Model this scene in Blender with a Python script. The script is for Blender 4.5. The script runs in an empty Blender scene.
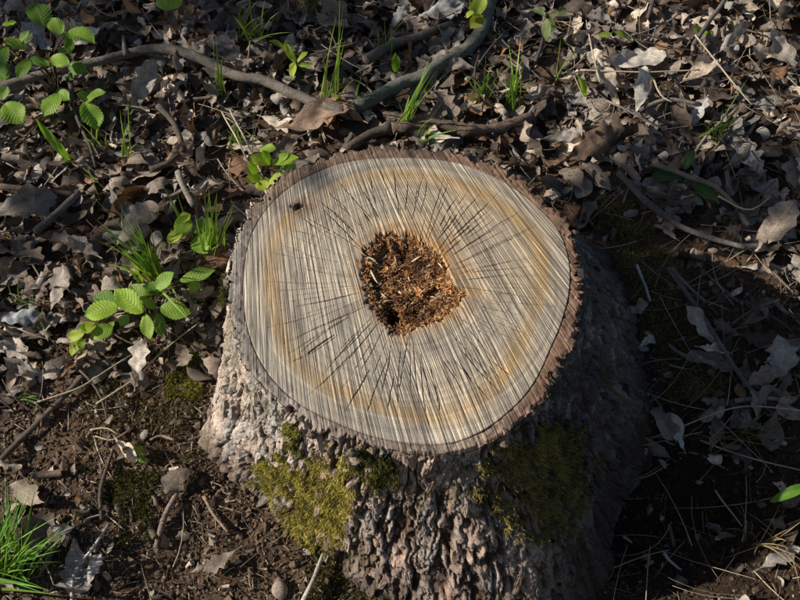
import bpy, math
import numpy as np
from mathutils import Vector, Matrix

rng = np.random.default_rng(7)
R = math.radians
scene = bpy.context.scene
COL = scene.collection

# ------------------------------------------------------------------ camera, sky, sun, exposure
H = 0.27                     # height of the saw cut above the soil
PITCH, DIST, FPX = R(58), 1.14, 966.0
FW = np.array([0, math.cos(PITCH), -math.sin(PITCH)])
UP = np.array([0, math.sin(PITCH), math.cos(PITCH)])
CAM = np.array([0, 0, H]) - FW * DIST
cd = bpy.data.cameras.new('camera'); cam = bpy.data.objects.new('camera', cd); COL.objects.link(cam)
cam.location = CAM; cam.rotation_euler = (math.pi / 2 - PITCH, 0, 0)
cd.sensor_width = 36; cd.lens = 36 * FPX / 800; cd.clip_start = 0.01; cd.clip_end = 2000
scene.camera = cam

SUN_EL, SUN_AZ = R(32), R(0)        # the sun stands to the left
SUNV = np.array([-math.cos(SUN_EL) * math.cos(SUN_AZ), -math.cos(SUN_EL) * math.sin(SUN_AZ), math.sin(SUN_EL)])
world = bpy.data.worlds.new('World'); scene.world = world; world.use_nodes = True
wn = world.node_tree.nodes; wl = world.node_tree.links
sky = wn.new('ShaderNodeTexSky'); sky.sky_type = 'NISHITA'; sky.sun_disc = False
sky.sun_elevation = SUN_EL; sky.sun_rotation = math.atan2(SUNV[0], SUNV[1])
wn['Background'].inputs[1].default_value = 0.06
wl.new(sky.outputs[0], wn['Background'].inputs[0])
sd = bpy.data.lights.new('sun', 'SUN'); sun = bpy.data.objects.new('sun', sd); COL.objects.link(sun)
sd.energy = 5.0; sd.angle = R(0.53); sd.color = (1.0, 0.94, 0.84)
sun.rotation_euler = Vector(SUNV).to_track_quat('Z', 'Y').to_euler()
sun.location = SUNV * 10
scene.view_settings.view_transform = 'Standard'; scene.view_settings.look = 'None'
scene.view_settings.exposure = 0.32; scene.view_settings.gamma = 1.0
scene.render.engine = 'CYCLES'

# ------------------------------------------------------------------ helpers
def at(px, py, z=0.0):
    """Point of the place, at height z, that stands behind a spot of the photograph (800x600)."""
    px = np.asarray(px, float); py = np.asarray(py, float); z = np.asarray(z, float)
    d = FW * FPX + np.multiply.outer(px - 400, np.array([1., 0, 0])) + np.multiply.outer(300 - py, UP)
    t = (z - CAM[2]) / d[..., 2]
    return CAM + d * t[..., None]

def to_px(P):
    q = P - CAM
    dep = q @ FW
    return 400 + q[..., 0] / dep * FPX, 300 - (q @ UP) / dep * FPX

def _h(ix, iy, iz, seed):
    h = (ix.astype(np.int64) * 374761393 + iy.astype(np.int64) * 668265263 + iz.astype(np.int64) * 2147483647 + seed * 1274126177) & 0xFFFFFFFF
    h = ((h ^ (h >> 13)) * 1274126177) & 0xFFFFFFFF
    h = ((h ^ (h >> 16)) * 2246822519) & 0xFFFFFFFF
    return (h ^ (h >> 15)) & 0xFFFFFFFF

def noise3(x, y, z, seed=0):
    x, y, z = np.broadcast_arrays(np.asarray(x, float), np.asarray(y, float), np.asarray(z, float))
    i, j, k = np.floor(x), np.floor(y), np.floor(z)
    fx, fy, fz = x - i, y - j, z - k
    u, v, w = [f * f * f * (f * (f * 6 - 15) + 10) for f in (fx, fy, fz)]
    out = 0
    for a in (0, 1):
        for b in (0, 1):
            for c in (0, 1):
                h = _h(i + a, j + b, k + c, seed)
                g = ((h & 1023) / 511.5 - 1) * (fx - a) + (((h >> 10) & 1023) / 511.5 - 1) * (fy - b) + (((h >> 20) & 1023) / 511.5 - 1) * (fz - c)
                out = out + g * (u if a else 1 - u) * (v if b else 1 - v) * (w if c else 1 - w)
    return out * 1.3

def fbm(x, y, z, oct=4, seed=0, gain=0.5):
    o, a, f = 0, 1.0, 1.0
    for n in range(oct):
        o = o + a * noise3(np.asarray(x) * f, np.asarray(y) * f, np.asarray(z) * f, seed + n * 17); a *= gain; f *= 2.03
    return o

def worley(u, v, seed, period=None):
    i, j = np.floor(u), np.floor(v)
    f1 = np.full(np.shape(u), 9.0); f2 = f1.copy(); cid = np.zeros(np.shape(u))
    for a in (-1, 0, 1):
        for b in (-1, 0, 1):
            ci = i + a; cw = np.mod(ci, period) if period else ci
            h = _h(cw, j + b, np.zeros_like(ci), seed)
            px = ci + 0.1 + 0.8 * (h & 1023) / 1023; py = j + b + 0.1 + 0.8 * ((h >> 10) & 1023) / 1023
            d = np.hypot(px - u, py - v)
            near = d < f1
            f2 = np.where(near, f1, np.minimum(f2, d)); cid = np.where(near, ((h >> 20) & 1023) / 1023, cid); f1 = np.where(near, d, f1)
    return f1, f2, cid

def sstep(a, b, x):
    t = np.clip((x - a) / (b - a), 0, 1); return t * t * (3 - 2 * t)

def mesh(name, V, F, uv=None, col=None, smooth=True):
    """V (n,3); F (m,3|4) or a list of such; uv, col per vertex."""
    me = bpy.data.meshes.new(name)
    if not isinstance(F, (list, tuple)): F = [F]
    F = [np.asarray(f, dtype=np.int32) for f in F if len(f)]
    me.vertices.add(len(V)); me.vertices.foreach_set('co', np.asarray(V, np.float32).ravel())
    li = np.concatenate([f.ravel() for f in F]); sizes = np.concatenate([np.full(len(f), f.shape[1]) for f in F])
    me.loops.add(len(li)); me.loops.foreach_set('vertex_index', li)
    me.polygons.add(len(sizes)); st = np.concatenate([[0], np.cumsum(sizes)[:-1]]).astype(np.int32)
    me.polygons.foreach_set('loop_start', st)
    me.polygons.foreach_set('use_smooth', np.full(len(sizes), smooth))
    if uv is not None:
        l = me.uv_layers.new(name='UVMap'); l.data.foreach_set('uv', np.asarray(uv, np.float32)[li].ravel())
    if col is not None:
        c = np.asarray(col, np.float32)
        if c.shape[1] == 3: c = np.hstack([c, np.ones((len(c), 1), np.float32)])
        a = me.color_attributes.new('Col', 'FLOAT_COLOR', 'POINT'); a.data.foreach_set('color', c.ravel())
    me.update(calc_edges=True); me.validate()
    return me

def obj(name, me, mat=None, parent=None, label=None, cat=None, group=None, kind=None, loc=None):
    o = bpy.data.objects.new(name, me); COL.objects.link(o)
    if mat is not None and me is not None and len(me.materials) == 0: me.materials.append(mat)
    if parent is not None: o.parent = parent
    if loc is not None: o.location = loc
    for k, v in (('label', label), ('category', cat), ('group', group), ('kind', kind)):
        if v: o[k] = v
    return o

def grid_faces(nu, nv, wrap=False, off=0):
    """rows nu, columns nv"""
    i = np.arange(nu - 1)[:, None]; j = np.arange(nv if wrap else nv - 1)[None, :]
    j2 = (j + 1) % nv
    return (np.stack([i * nv + j, i * nv + j2, (i + 1) * nv + j2, (i + 1) * nv + j], -1).reshape(-1, 4) + off)

def smooth_path(pts, n):
    pts = np.asarray(pts, float)
    d = np.concatenate([[0], np.cumsum(np.linalg.norm(np.diff(pts[:, :3], axis=0), axis=1))])
    q = np.linspace(0, d[-1], n); out = np.zeros((n, pts.shape[1]))
    m = np.gradient(pts, d, axis=0) if len(pts) > 2 else np.repeat((pts[1:] - pts[:1]) / d[-1], 2, 0)
    k = np.clip(np.searchsorted(d, q, side='right') - 1, 0, len(d) - 2)
    h = (d[k + 1] - d[k])[:, None]; t = ((q - d[k])[:, None]) / h
    return (2*t**3-3*t**2+1)*pts[k] + (t**3-2*t**2+t)*h*m[k] + (-2*t**3+3*t**2)*pts[k+1] + (t**3-t**2)*h*m[k+1]

def tube(P, rad, seg=8, rough=0.0, seed=0):
    """closed tapered tube along P (n,3); returns V,F list, uv"""
    P = np.asarray(P, float); n = len(P); rad = np.broadcast_to(np.asarray(rad, float), (n,))
    T = np.gradient(P, axis=0); T /= np.linalg.norm(T, axis=1)[:, None] + 1e-12
    A = np.cross(T, [0.13, 0.21, 0.97]); A /= np.linalg.norm(A, axis=1)[:, None] + 1e-9
    B = np.cross(T, A)
    th = np.arange(seg) / seg * 2 * math.pi
    rr = rad[:, None] * np.ones((1, seg))
    if rough:
        rr = rr * (1 + rough * noise3(np.arange(n)[:, None] * 0.45, np.cos(th)[None] * 1.3, np.sin(th)[None] * 1.3 + seed, seed))
    V = P[:, None] + rr[..., None] * (np.cos(th)[None, :, None] * A[:, None] + np.sin(th)[None, :, None] * B[:, None])
    V = V.reshape(-1, 3)
    F = grid_faces(n, seg, True)
    V = np.vstack([V, P[:1], P[-1:]])
    j = np.arange(seg); c0 = n * seg
    caps = np.vstack([np.stack([np.full(seg, c0), (j + 1) % seg, j], 1), np.stack([np.full(seg, c0 + 1), (n - 1) * seg + j, (n - 1) * seg + (j + 1) % seg], 1)])
    return V, [F, caps]

class Bag:
    """joins many small shapes into one mesh"""
    def __init__(s): s.V = []; s.F = {3: [], 4: []}; s.uv = []; s.c = []; s.n = 0
    def add(s, V, F, col=None, uv=None):
        if not isinstance(F, (list, tuple)): F = [F]
        for f in F: s.F[f.shape[1]].append(f + s.n)
        s.V.append(V); s.n += len(V)
        s.c.append(np.broadcast_to(np.asarray((0.5, 0.5, 0.5) if col is None else col, float), (len(V), 3)))
        s.uv.append(np.zeros((len(V), 2)) if uv is None else uv)
    def many(s, v0, f0, M, T, col, uv0=None):
        """v0 (k,3) placed with M (n,3,3), T (n,3), col (n,3)"""
        n, k = len(T), len(v0)
        V = np.einsum('nij,kj->nki', M, v0) + T[:, None]
        if not isinstance(f0, (list, tuple)): f0 = [f0]
        for f in f0: s.F[f.shape[1]].append((f[None] + (np.arange(n) * k)[:, None, None]).reshape(-1, f.shape[1]) + s.n)
        s.V.append(V.reshape(-1, 3)); s.n += n * k
        s.c.append(np.repeat(col, k, 0)); s.uv.append(np.zeros((n * k, 2)) if uv0 is None else np.tile(uv0, (n, 1)))
    def mesh(s, name, smooth=True):
        return mesh(name, np.vstack(s.V), [np.vstack(v) for v in s.F.values() if v], np.vstack(s.uv), np.vstack(s.c), smooth)

def rot(n, tilt, seed_rng=rng):
    """n random rotations: yaw anything, tilt about a random level axis with the given spread"""
    yaw = seed_rng.uniform(0, 2 * math.pi, n); ax = seed_rng.uniform(0, 2 * math.pi, n); tl = seed_rng.normal(0, 1, n) * tilt
    c, s_ = np.cos(yaw), np.sin(yaw); Z = np.zeros(n); O = np.ones(n)
    Ry = np.stack([np.stack([c, -s_, Z], -1), np.stack([s_, c, Z], -1), np.stack([Z, Z, O], -1)], 1)
    k = np.stack([np.cos(ax), np.sin(ax), Z], -1)
    K = np.zeros((n, 3, 3)); K[:, 0, 2] = k[:, 1]; K[:, 1, 2] = -k[:, 0]; K[:, 2, 0] = -k[:, 1]; K[:, 2, 1] = k[:, 0]
    Rt = np.eye(3)[None] + np.sin(tl)[:, None, None] * K + (1 - np.cos(tl))[:, None, None] * (K @ K)
    return Rt @ Ry

def in_poly(px, py, poly):
    poly = np.asarray(poly, float); res = np.zeros(np.shape(px), bool); j = len(poly) - 1
    for i in range(len(poly)):
        xi, yi, xj, yj = *poly[i], *poly[j]
        c = ((yi > py) != (yj > py)) & (px < (xj - xi) * (py - yi) / (yj - yi + 1e-12) + xi)
        res ^= c; j = i
    return res

# ------------------------------------------------------------------ materials
def nodes(name):
    m = bpy.data.materials.new(name); m.use_nodes = True
    nt = m.node_tree; b = nt.nodes['Principled BSDF']
    return m, nt, b
def nn(nt, t, **kw):
    n = nt.nodes.new(t)
    for k, v in kw.items():
        if k.startswith('i_'): n.inputs[int(k[2:])].default_value = v
        else: setattr(n, k, v)
    return n
def ramp(nt, fac, stops):
    r = nn(nt, 'ShaderNodeValToRGB'); e = r.color_ramp.elements
    while len(e) < len(stops): e.new(0.5)
    for el, (p, c) in zip(e, stops): el.position = p; el.color = (*c, 1) if len(c) == 3 else c
    nt.links.new(fac, r.inputs[0]); return r.outputs[0]
def noise_node(nt, scale, detail=4, rough=0.6, vec=None):
    n = nn(nt, 'ShaderNodeTexNoise'); n.inputs['Scale'].default_value = scale; n.inputs['Detail'].default_value = detail; n.inputs['Roughness'].default_value = rough
    if vec is not None: nt.links.new(vec, n.inputs['Vector'])
    return n.outputs['Fac']
def mixc(nt, mode, fac, a, b):
    m = nn(nt, 'ShaderNodeMix', data_type='RGBA', blend_type=mode)
    for s, v in ((0, fac), (6, a), (7, b)):
        if hasattr(v, 'is_linked'): nt.links.new(v, m.inputs[s])
        else: m.inputs[s].default_value = (*v, 1) if isinstance(v, tuple) and len(v) == 3 else v
    return m.outputs[2]
def math_node(nt, op, a, b=None):
    m = nn(nt, 'ShaderNodeMath', operation=op)
    for s, v in ((0, a), (1, b)):
        if v is None: continue
        if hasattr(v, 'is_linked'): nt.links.new(v, m.inputs[s])
        else: m.inputs[s].default_value = v
    return m.outputs[0]
def bump(nt, b, h, strength, dist):
    n = nn(nt, 'ShaderNodeBump'); n.inputs['Strength'].default_value = strength; n.inputs['Distance'].default_value = dist
    nt.links.new(h, n.inputs['Height']); nt.links.new(n.outputs[0], b.inputs['Normal'])
def attr_mat(name, rough=0.85, nscale=400, lo=(0.65, 0.65, 0.65), hi=(1.25, 1.25, 1.25), bstr=0.4, bdist=0.001, spec=0.2, transl=0.0):
    m, nt, b = nodes(name)
    a = nn(nt, 'ShaderNodeVertexColor', layer_name='Col'); g = nn(nt, 'ShaderNodeNewGeometry')
    n = noise_node(nt, nscale, 5, 0.65, g.outputs['Position'])
    c = mixc(nt, 'MULTIPLY', 1.0, a.outputs[0], ramp(nt, n, [(0.3, lo), (0.7, hi)]))
    nt.links.new(c, b.inputs['Base Color']); b.inputs['Roughness'].default_value = rough; b.inputs['Specular IOR Level'].default_value = spec
    if bstr: bump(nt, b, n, bstr, bdist)
    if transl:
        t = nn(nt, 'ShaderNodeBsdfTranslucent'); nt.links.new(mixc(nt, 'MULTIPLY', 1.0, c, (1.3, 1.35, 0.6)), t.inputs[0])
        mx = nn(nt, 'ShaderNodeMixShader'); mx.inputs[0].default_value = transl
        nt.links.new(b.outputs[0], mx.inputs[1]); nt.links.new(t.outputs[0], mx.inputs[2]); nt.links.new(mx.outputs[0], nt.nodes['Material Output'].inputs[0])
    return m

def leaf_mat(name, source, palette=None, green=False, rough=0.7, transl=0.15):
    """source 'object': one colour per object; 'attr': from the mesh colours. Veins follow the leaf's own UV."""
    m, nt, b = nodes(name)
    uv = nn(nt, 'ShaderNodeUVMap', uv_map='UVMap'); sp = nn(nt, 'ShaderNodeSeparateXYZ'); nt.links.new(uv.outputs[0], sp.inputs[0])
    t, s = sp.outputs[0], math_node(nt, 'ABSOLUTE', sp.outputs[1])
    oi = nn(nt, 'ShaderNodeObjectInfo')
    if source == 'object': base = oi.outputs['Color']
    else: base = nn(nt, 'ShaderNodeVertexColor', layer_name='Col').outputs[0]
    g = nn(nt, 'ShaderNodeNewGeometry')
    n = noise_node(nt, 55, 6, 0.65, g.outputs['Position']); n2 = noise_node(nt, 420, 3, 0.6, g.outputs['Position'])
    lat = math_node(nt, 'FRACT', math_node(nt, 'SUBTRACT', math_node(nt, 'MULTIPLY', t, 10.0 if green else 8.0), math_node(nt, 'MULTIPLY', s, 1.6)))
    lat = math_node(nt, 'ABSOLUTE', math_node(nt, 'SUBTRACT', lat, 0.5))
    vein = math_node(nt, 'MAXIMUM', math_node(nt, 'LESS_THAN', s, 0.045), math_node(nt, 'MULTIPLY', math_node(nt, 'GREATER_THAN', lat, 0.44), 0.55))
    if green:
        c = mixc(nt, 'MULTIPLY', 1.0, base, ramp(nt, n, [(0.3, (0.75, 0.8, 0.7)), (0.7, (1.2, 1.15, 1.1))]))
        c = mixc(nt, 'MIX', math_node(nt, 'MULTIPLY', vein, 0.5), c, (0.24, 0.36, 0.07))
    else:
        c = mixc(nt, 'MULTIPLY', 1.0, base, ramp(nt, n, [(0.28, (0.45, 0.42, 0.40)), (0.5, (0.95, 0.95, 0.95)), (0.72, (1.45, 1.4, 1.35))]))
        c = mixc(nt, 'MULTIPLY', 1.0, c, ramp(nt, n2, [(0.35, (0.7, 0.7, 0.7)), (0.65, (1.2, 1.2, 1.2))]))
        c = mixc(nt, 'MULTIPLY', math_node(nt, 'MULTIPLY', vein, 0.6), c, (1.5, 1.45, 1.35))
    nt.links.new(c, b.inputs['Base Color']); b.inputs['Roughness'].default_value = rough; b.inputs['Specular IOR Level'].default_value = 0.35 if green else 0.25
    hgt = math_node(nt, 'ADD', math_node(nt, 'MULTIPLY', vein, 0.6), n2)
    bump(nt, b, hgt, 0.5, 0.0012)
    tr = nn(nt, 'ShaderNodeBsdfTranslucent'); nt.links.new(mixc(nt, 'MULTIPLY', 1.0, c, (1.25, 1.5, 0.5) if green else (1.2, 0.95, 0.7)), tr.inputs[0])
    mx = nn(nt, 'ShaderNodeMixShader'); mx.inputs[0].default_value = transl
    nt.links.new(b.outputs[0], mx.inputs[1]); nt.links.new(tr.outputs[0], mx.inputs[2]); nt.links.new(mx.outputs[0], nt.nodes['Material Output'].inputs[0])
    return m

M_leaf = leaf_mat('dead_leaf', 'object', transl=0.12)
M_litter = leaf_mat('leaf_litter', 'attr', transl=0.10)
M_green = leaf_mat('green_leaf', 'object', green=True, rough=0.45, transl=0.38)
M_grass = attr_mat('grass_blade', 0.5, 300, (0.8, 0.8, 0.8), (1.2, 1.2, 1.2), 0, spec=0.35, transl=0.3)
M_moss = attr_mat('moss', 0.9, 250, (0.75, 0.75, 0.75), (1.25, 1.25, 1.25), 0, spec=0.1, transl=0.2)
M_crumb = attr_mat('soil_crumb', 0.95, 600, (0.6, 0.6, 0.6), (1.3, 1.3, 1.3), 0.6, 0.001, 0.1)
M_straw = attr_mat('dry_straw', 0.75, 300, (0.7, 0.7, 0.7), (1.2, 1.2, 1.2), 0.3, 0.0005, 0.25)
M_twig = attr_mat('twig_bark', 0.85, 260, (0.5, 0.5, 0.5), (1.4, 1.4, 1.4), 0.8, 0.0015, 0.2)
M_chip = attr_mat('rotten_wood', 0.9, 500, (0.6, 0.6, 0.6), (1.35, 1.35, 1.35), 0.5, 0.001, 0.15)
M_bark = attr_mat('stump_bark', 0.9, 420, (0.5, 0.48, 0.47), (1.4, 1.4, 1.4), 1.0, 0.003, 0.15)
M_wood = attr_mat('sawn_wood', 0.8, 700, (0.82, 0.82, 0.82), (1.15, 1.15, 1.15), 0.35, 0.0006, 0.2)
def sawn_mat(name, amp):
    m, nt, b = nodes(name)
    a = nn(nt, 'ShaderNodeVertexColor', layer_name='Col'); uv = nn(nt, 'ShaderNodeUVMap', uv_map='UVMap'); g = nn(nt, 'ShaderNodeNewGeometry')
    def track(su, sv, det):
        mp = nn(nt, 'ShaderNodeMapping'); mp.inputs['Scale'].default_value = (su, sv, 1); nt.links.new(uv.outputs[0], mp.inputs[0])
        n = nn(nt, 'ShaderNodeTexNoise', noise_dimensions='2D'); n.inputs['Scale'].default_value = 1; n.inputs['Detail'].default_value = det; n.inputs['Roughness'].default_value = 0.6
        nt.links.new(mp.outputs[0], n.inputs['Vector']); return n.outputs['Fac']
    t1, t2, t3 = track(560, 5, 1.2), track(1500, 22, 1.0), track(230, 3, 0)
    sp_ = nn(nt, 'ShaderNodeSeparateXYZ'); nt.links.new(uv.outputs[0], sp_.inputs[0])
    ph_ = math_node(nt, 'ADD', math_node(nt, 'MULTIPLY', sp_.outputs[0], 1 / 0.0041), math_node(nt, 'MULTIPLY', t3, 2.6))
    ln_ = math_node(nt, 'ABSOLUTE', math_node(nt, 'SUBTRACT', math_node(nt, 'FRACT', ph_), 0.5))          # 0 on a line, 0.5 between lines
    mk = ramp(nt, track(160, 9, 1.0), [(0.36, (0.15, 0.15, 0.15)), (0.62, (1, 1, 1))])
    lw = mixc(nt, 'MULTIPLY', 1.0, ramp(nt, ln_, [(0.03, (1, 1, 1)), (0.16, (0, 0, 0))]), mk)
    dw = mixc(nt, 'MULTIPLY', 1.0, ramp(nt, ln_, [(0.33, (0, 0, 0)), (0.48, (1, 1, 1))]), mk)
    c = mixc(nt, 'MULTIPLY', amp, a.outputs[0], ramp(nt, t1, [(0.30, (0.68, 0.68, 0.68)), (0.44, (0.90, 0.90, 0.90)), (0.58, (1.04, 1.04, 1.04)), (0.68, (1.22, 1.21, 1.18))]))
    c = mixc(nt, 'MULTIPLY', lw, c, (1.48, 1.46, 1.42)); c = mixc(nt, 'MULTIPLY', dw, c, (0.66, 0.65, 0.65))
    c = mixc(nt, 'MULTIPLY', amp, c, ramp(nt, t2, [(0.30, (0.62, 0.62, 0.62)), (0.5, (1, 1, 1)), (0.70, (1.38, 1.36, 1.32))]))
    fib = noise_node(nt, 650, 5, 0.7, g.outputs['Position'])
    c = mixc(nt, 'MULTIPLY', 1.0, c, ramp(nt, fib, [(0.3, (0.78, 0.77, 0.76)), (0.7, (1.2, 1.2, 1.2))]))
    nt.links.new(c, b.inputs['Base Color']); b.inputs['Roughness'].default_value = 0.82; b.inputs['Specular IOR Level'].default_value = 0.18
    h = math_node(nt, 'ADD', math_node(nt, 'ADD', math_node(nt, 'SUBTRACT', math_node(nt, 'MULTIPLY', t1, 0.7), math_node(nt, 'MULTIPLY', ln_, 0.5)), math_node(nt, 'MULTIPLY', t2, 0.5)), math_node(nt, 'MULTIPLY', fib, 0.35))
    bump(nt, b, h, 0.8, 0.0018); return m
M_sawn = sawn_mat('sawn_wood_tracks', 1.0); M_rim = sawn_mat('sawn_bark_tracks', 0.85)
M_soil = attr_mat('forest_soil', 0.95, 220, (0.5, 0.48, 0.46), (1.5, 1.5, 1.5), 0.9, 0.004, 0.1)

# ------------------------------------------------------------------ ground
def gh(x, y):
    """height of the soil"""
    x = np.asarray(x, float); y = np.asarray(y, float); r = np.hypot(x, y)
    z = 0.02 * noise3(x * 2.1, y * 2.1, 3.3, 5) + 0.012 * noise3(x * 6, y * 6, 1.3, 6)
    fade = np.exp(-np.maximum(r - 1.6, 0) / 2)
    z = z + fade * (0.007 * fbm(x * 22, y * 22, 0.7, 3, 9) + 0.003 * np.abs(noise3(x * 90, y * 90, 0.2, 10)))
    z = z - 0.085 * np.exp(-(((x - 0.36) / 0.15) ** 2 + ((y + 0.17) / 0.14) ** 2))       # hollow beside the root, lower right
    z = z + 0.03 * np.exp(-((r - 0.24) / 0.09) ** 2) * (x > 0.1) * sstep(0.1, 0.2, x) * sstep(-0.08, 0.05, y)
    z = z + 0.06 * noise3(x * 0.35, y * 0.35, 0.9, 12) * sstep(1.5, 4, r)
    return z

def axis(lo, hi, step, far):
    a = list(np.arange(lo, hi + step / 2, step)); up = []; d = step; v = a[-1]
    while v < far: d *= 1.18; v += d; up.append(v)
    dn = []; d = step; v = a[0]
    while v > -far: d *= 1.18; v -= d; dn.append(v)
    return np.array(dn[::-1] + a + up)
gx, gy = axis(-0.8, 0.85, 0.0062, 400), axis(-0.42, 1.0, 0.0062, 400)
X, Y = np.meshgrid(gx, gy)
GV = np.stack([X, Y, gh(X, Y)], -1).reshape(-1, 3)
n1 = fbm(GV[:, 0] * 9, GV[:, 1] * 9, 0.1, 4, 31); n2 = noise3(GV[:, 0] * 60, GV[:, 1] * 60, 0.1, 37)
soil = np.array([0.088, 0.058, 0.038]) * (1 + 0.5 * n1 + 0.5 * n2)[:, None] + np.array([0.02, 0.014, 0.006]) * np.clip(n1, 0, 1)[:, None]
shade_tint = np.exp(-(((GV[:, 0] - 0.40) / 0.26) ** 2 + ((GV[:, 1] + 0.12) / 0.24) ** 2))[:, None]; soil = soil * (1 - 0.72 * shade_tint)          # stump shade painted into the soil colour round the hollow
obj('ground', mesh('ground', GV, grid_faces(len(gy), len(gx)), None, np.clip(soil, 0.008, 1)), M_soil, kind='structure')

# ------------------------------------------------------------------ the stump
C0 = at(410, 283, H)[:2]                                # pith of the trunk
PIV = at(240, -150, H)[:2]                              # the saw swung about this side
NT = 1400
TH = np.arange(NT) / NT * 2 * math.pi
def outline(pts, z, n=NT):
    P = at([p[0] for p in pts], [p[1] for p in pts], z)[:, :2] - C0
    a = np.arctan2(P[:, 1], P[:, 0]) % (2 * math.pi); r = np.hypot(P[:, 0], P[:, 1]); o = np.argsort(a); a, r = a[o], r[o]
    a3 = np.concatenate([a - 2 * math.pi, a, a + 2 * math.pi]); r3 = np.tile(r, 3)
    f = np.interp(TH, a3, r3)
    k = np.exp(-(np.arange(-45, 46) / 16.0) ** 2); k /= k.sum()
    return np.convolve(np.concatenate([f[-45:], f, f[:45]]), k, 'valid')
cut_px = [(400,146),(450,151),(500,168),(540,195),(562,216),(577,245),(582,280),(578,320),(563,358),(545,396),(520,423),(490,443),(460,453),(420,453),(380,447),(340,435),(300,417),(268,392),(246,362),(232,325),(228,290),(233,250),(241,225),(257,201),(277,182),(302,166),(330,154),(360,147)]
in_px = [(400,158),(450,161),(498,179),(535,204),(556,226),(568,252),(570,278),(563,315),(548,352),(530,388),(508,412),(482,431),(455,443),(420,444),(378,437),(335,421),(296,401),(270,376),(253,345),(245,310),(244,280),(247,250),(256,225),(268,207),(286,190),(308,176),(335,165),(365,159)]
hole_px = [(363,257),(367,245),(380,236),(401,233),(417,238),(430,248),(442,258),(447,272),(454,284),(464,293),(459,303),(450,311),(433,320),(419,326),(404,332),(392,331),(384,322),(373,310),(368,292),(364,273)]
base_px = [(196,440),(218,470),(258,492),(298,535),(340,572),(420,612),(500,632),(565,620),(594,565),(597,505),(612,470),(636,445),(646,405),(642,345),(626,285),(602,240),(560,195),(480,150),(400,142),(320,155),(270,190),(235,260),(222,330),(203,390)]
r_cut = outline(cut_px, H); r_in = outline(in_px, H)
P = at([p[0] for p in hole_px], [p[1] for p in hole_px], H)[:, :2] - C0
ha, hr = np.arctan2(P[:, 1], P[:, 0]) % (2 * math.pi), np.hypot(P[:, 0], P[:, 1]); o_ = np.argsort(ha)
r_hole = np.interp(TH, np.concatenate([ha[o_] - 2 * math.pi, ha[o_], ha[o_] + 2 * math.pi]), np.tile(hr[o_], 3))
r_hole = r_hole * (1 + 0.09 * fbm(np.cos(TH) * 7, np.sin(TH) * 7, 0.5, 4, 41, 0.6))
r_base = outline(base_px, 0.0)
back = sstep(-0.35, 0.25, np.sin(TH)) * sstep(0.85, 0.35, np.cos(TH))           # behind and to the left the trunk drops almost straight
r_base = r_base * (1 - back) + (r_cut * 1.04 + 0.006 * np.sin(TH * 5)) * back
r_base = np.maximum(r_base, r_cut * 1.03)

def saw(x, y):
    """chain saw ridges: height about -1..1, and the ridge's own tone"""
    a = np.arctan2(x - PIV[0], -(y - PIV[1])); d = np.hypot(x - PIV[0], y - PIV[1])
    s = a * 0.55
    wob = 0.0012 * noise3(s * 30, d * 4, 0.1, 51)
    s = s + wob
    ph = s / 0.0046 + 0.8 * noise3(s * 70, d * 1.5, 0.4, 56)
    tri = 1 - 2 * np.abs(ph - np.floor(ph) - 0.5) * 2
    f = 0.25 * tri * np.clip(0.7 + 0.9 * noise3(s * 60, d * 6, 0.7, 57), 0.1, 1.3) + 0.5 * noise3(s * 520, d * 3.0, 0.7, 53) + 0.15 * noise3(s * 60, d * 0.8, 0.2, 54) + 0.45 * noise3(s * 1100, d * 9, 0.9, 55)
    return f, s, d

stump = obj('tree_stump', None, label='broad sawn tree stump with grey cut face, rotten brown heart and rough bark', cat='tree stump', loc=(C0[0], C0[1], 0))
OFF = np.array([C0[0], C0[1], 0.0])

# sawn wood: hole edge to the inside of the bark
NR = 175
q = np.linspace(0, 1, NR)[:, None]
rho = r_hole[None] * (1 - q) + r_in[None] * q
WX, WY = C0[0] + rho * np.cos(TH)[None], C0[1] + rho * np.sin(TH)[None]
f, s_, d_ = saw(WX, WY)
WZ = H + 0.0009 * f + 0.0016 * noise3(WX * 9, WY * 9, 0.2, 58)
rel = rho / r_in[None]
# drying cracks, radiating from the heart
crack = np.zeros_like(rho)
crng = np.random.default_rng(21)
dth = 2 * math.pi / NT
for k in range(118):
    t0 = k / 118 * 2 * math.pi + crng.normal(0, 0.025)
    a0 = crng.uniform(0.0, 0.10) if crng.random() < 0.38 else crng.uniform(0.1, 0.45); a1 = min(a0 + crng.uniform(0.35, 0.85), crng.uniform(0.72, 0.96))
    i0, i1 = int(a0 * NR), int(a1 * NR)
    if i1 - i0 < 8: continue
    ii = np.arange(i0, i1); u = (ii - i0) / max(1, len(ii) - 1)
    jj = t0 + 0.02 * noise3(u * 2.0, k * 3.1, 0.5, 60) + 0.0035 * noise3(u * 8, k * 1.7, 0.2, 61) + crng.normal(0, 0.035) * u
    js = np.round(jj / dth).astype(int) % NT
    wide = crng.gamma(2.0, 0.00013) + 0.0001
    dep = crng.uniform(0.5, 1.0) * np.clip(np.minimum(u * 3 + 0.5, (1 - u) * 2.5), 0.2, 1) * np.where(noise3(u * 5, k * 2.3, 0.4, 62) > -0.28, 1, 0.25)
    half = wide * dep / (rho[ii, js] * dth)
    for o in range(-6, 7):
        m = np.clip(half + 0.5 - abs(o), 0, 1) * dep if o else dep
        jo = (js + o) % NT; crack[ii, jo] = np.maximum(crack[ii, jo], m)
WZ = WZ - 0.0030 * crack
hd0 = rho - r_hole[None]
edge = sstep(0.99, 1.0, q + 0 * rho) * np.clip(0.6 + 1.2 * noise3(WX * 25, WY * 25, 0.3, 176), 0.1, 1.2)
WZ = WZ - 0.0012 * edge ** 3
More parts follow.
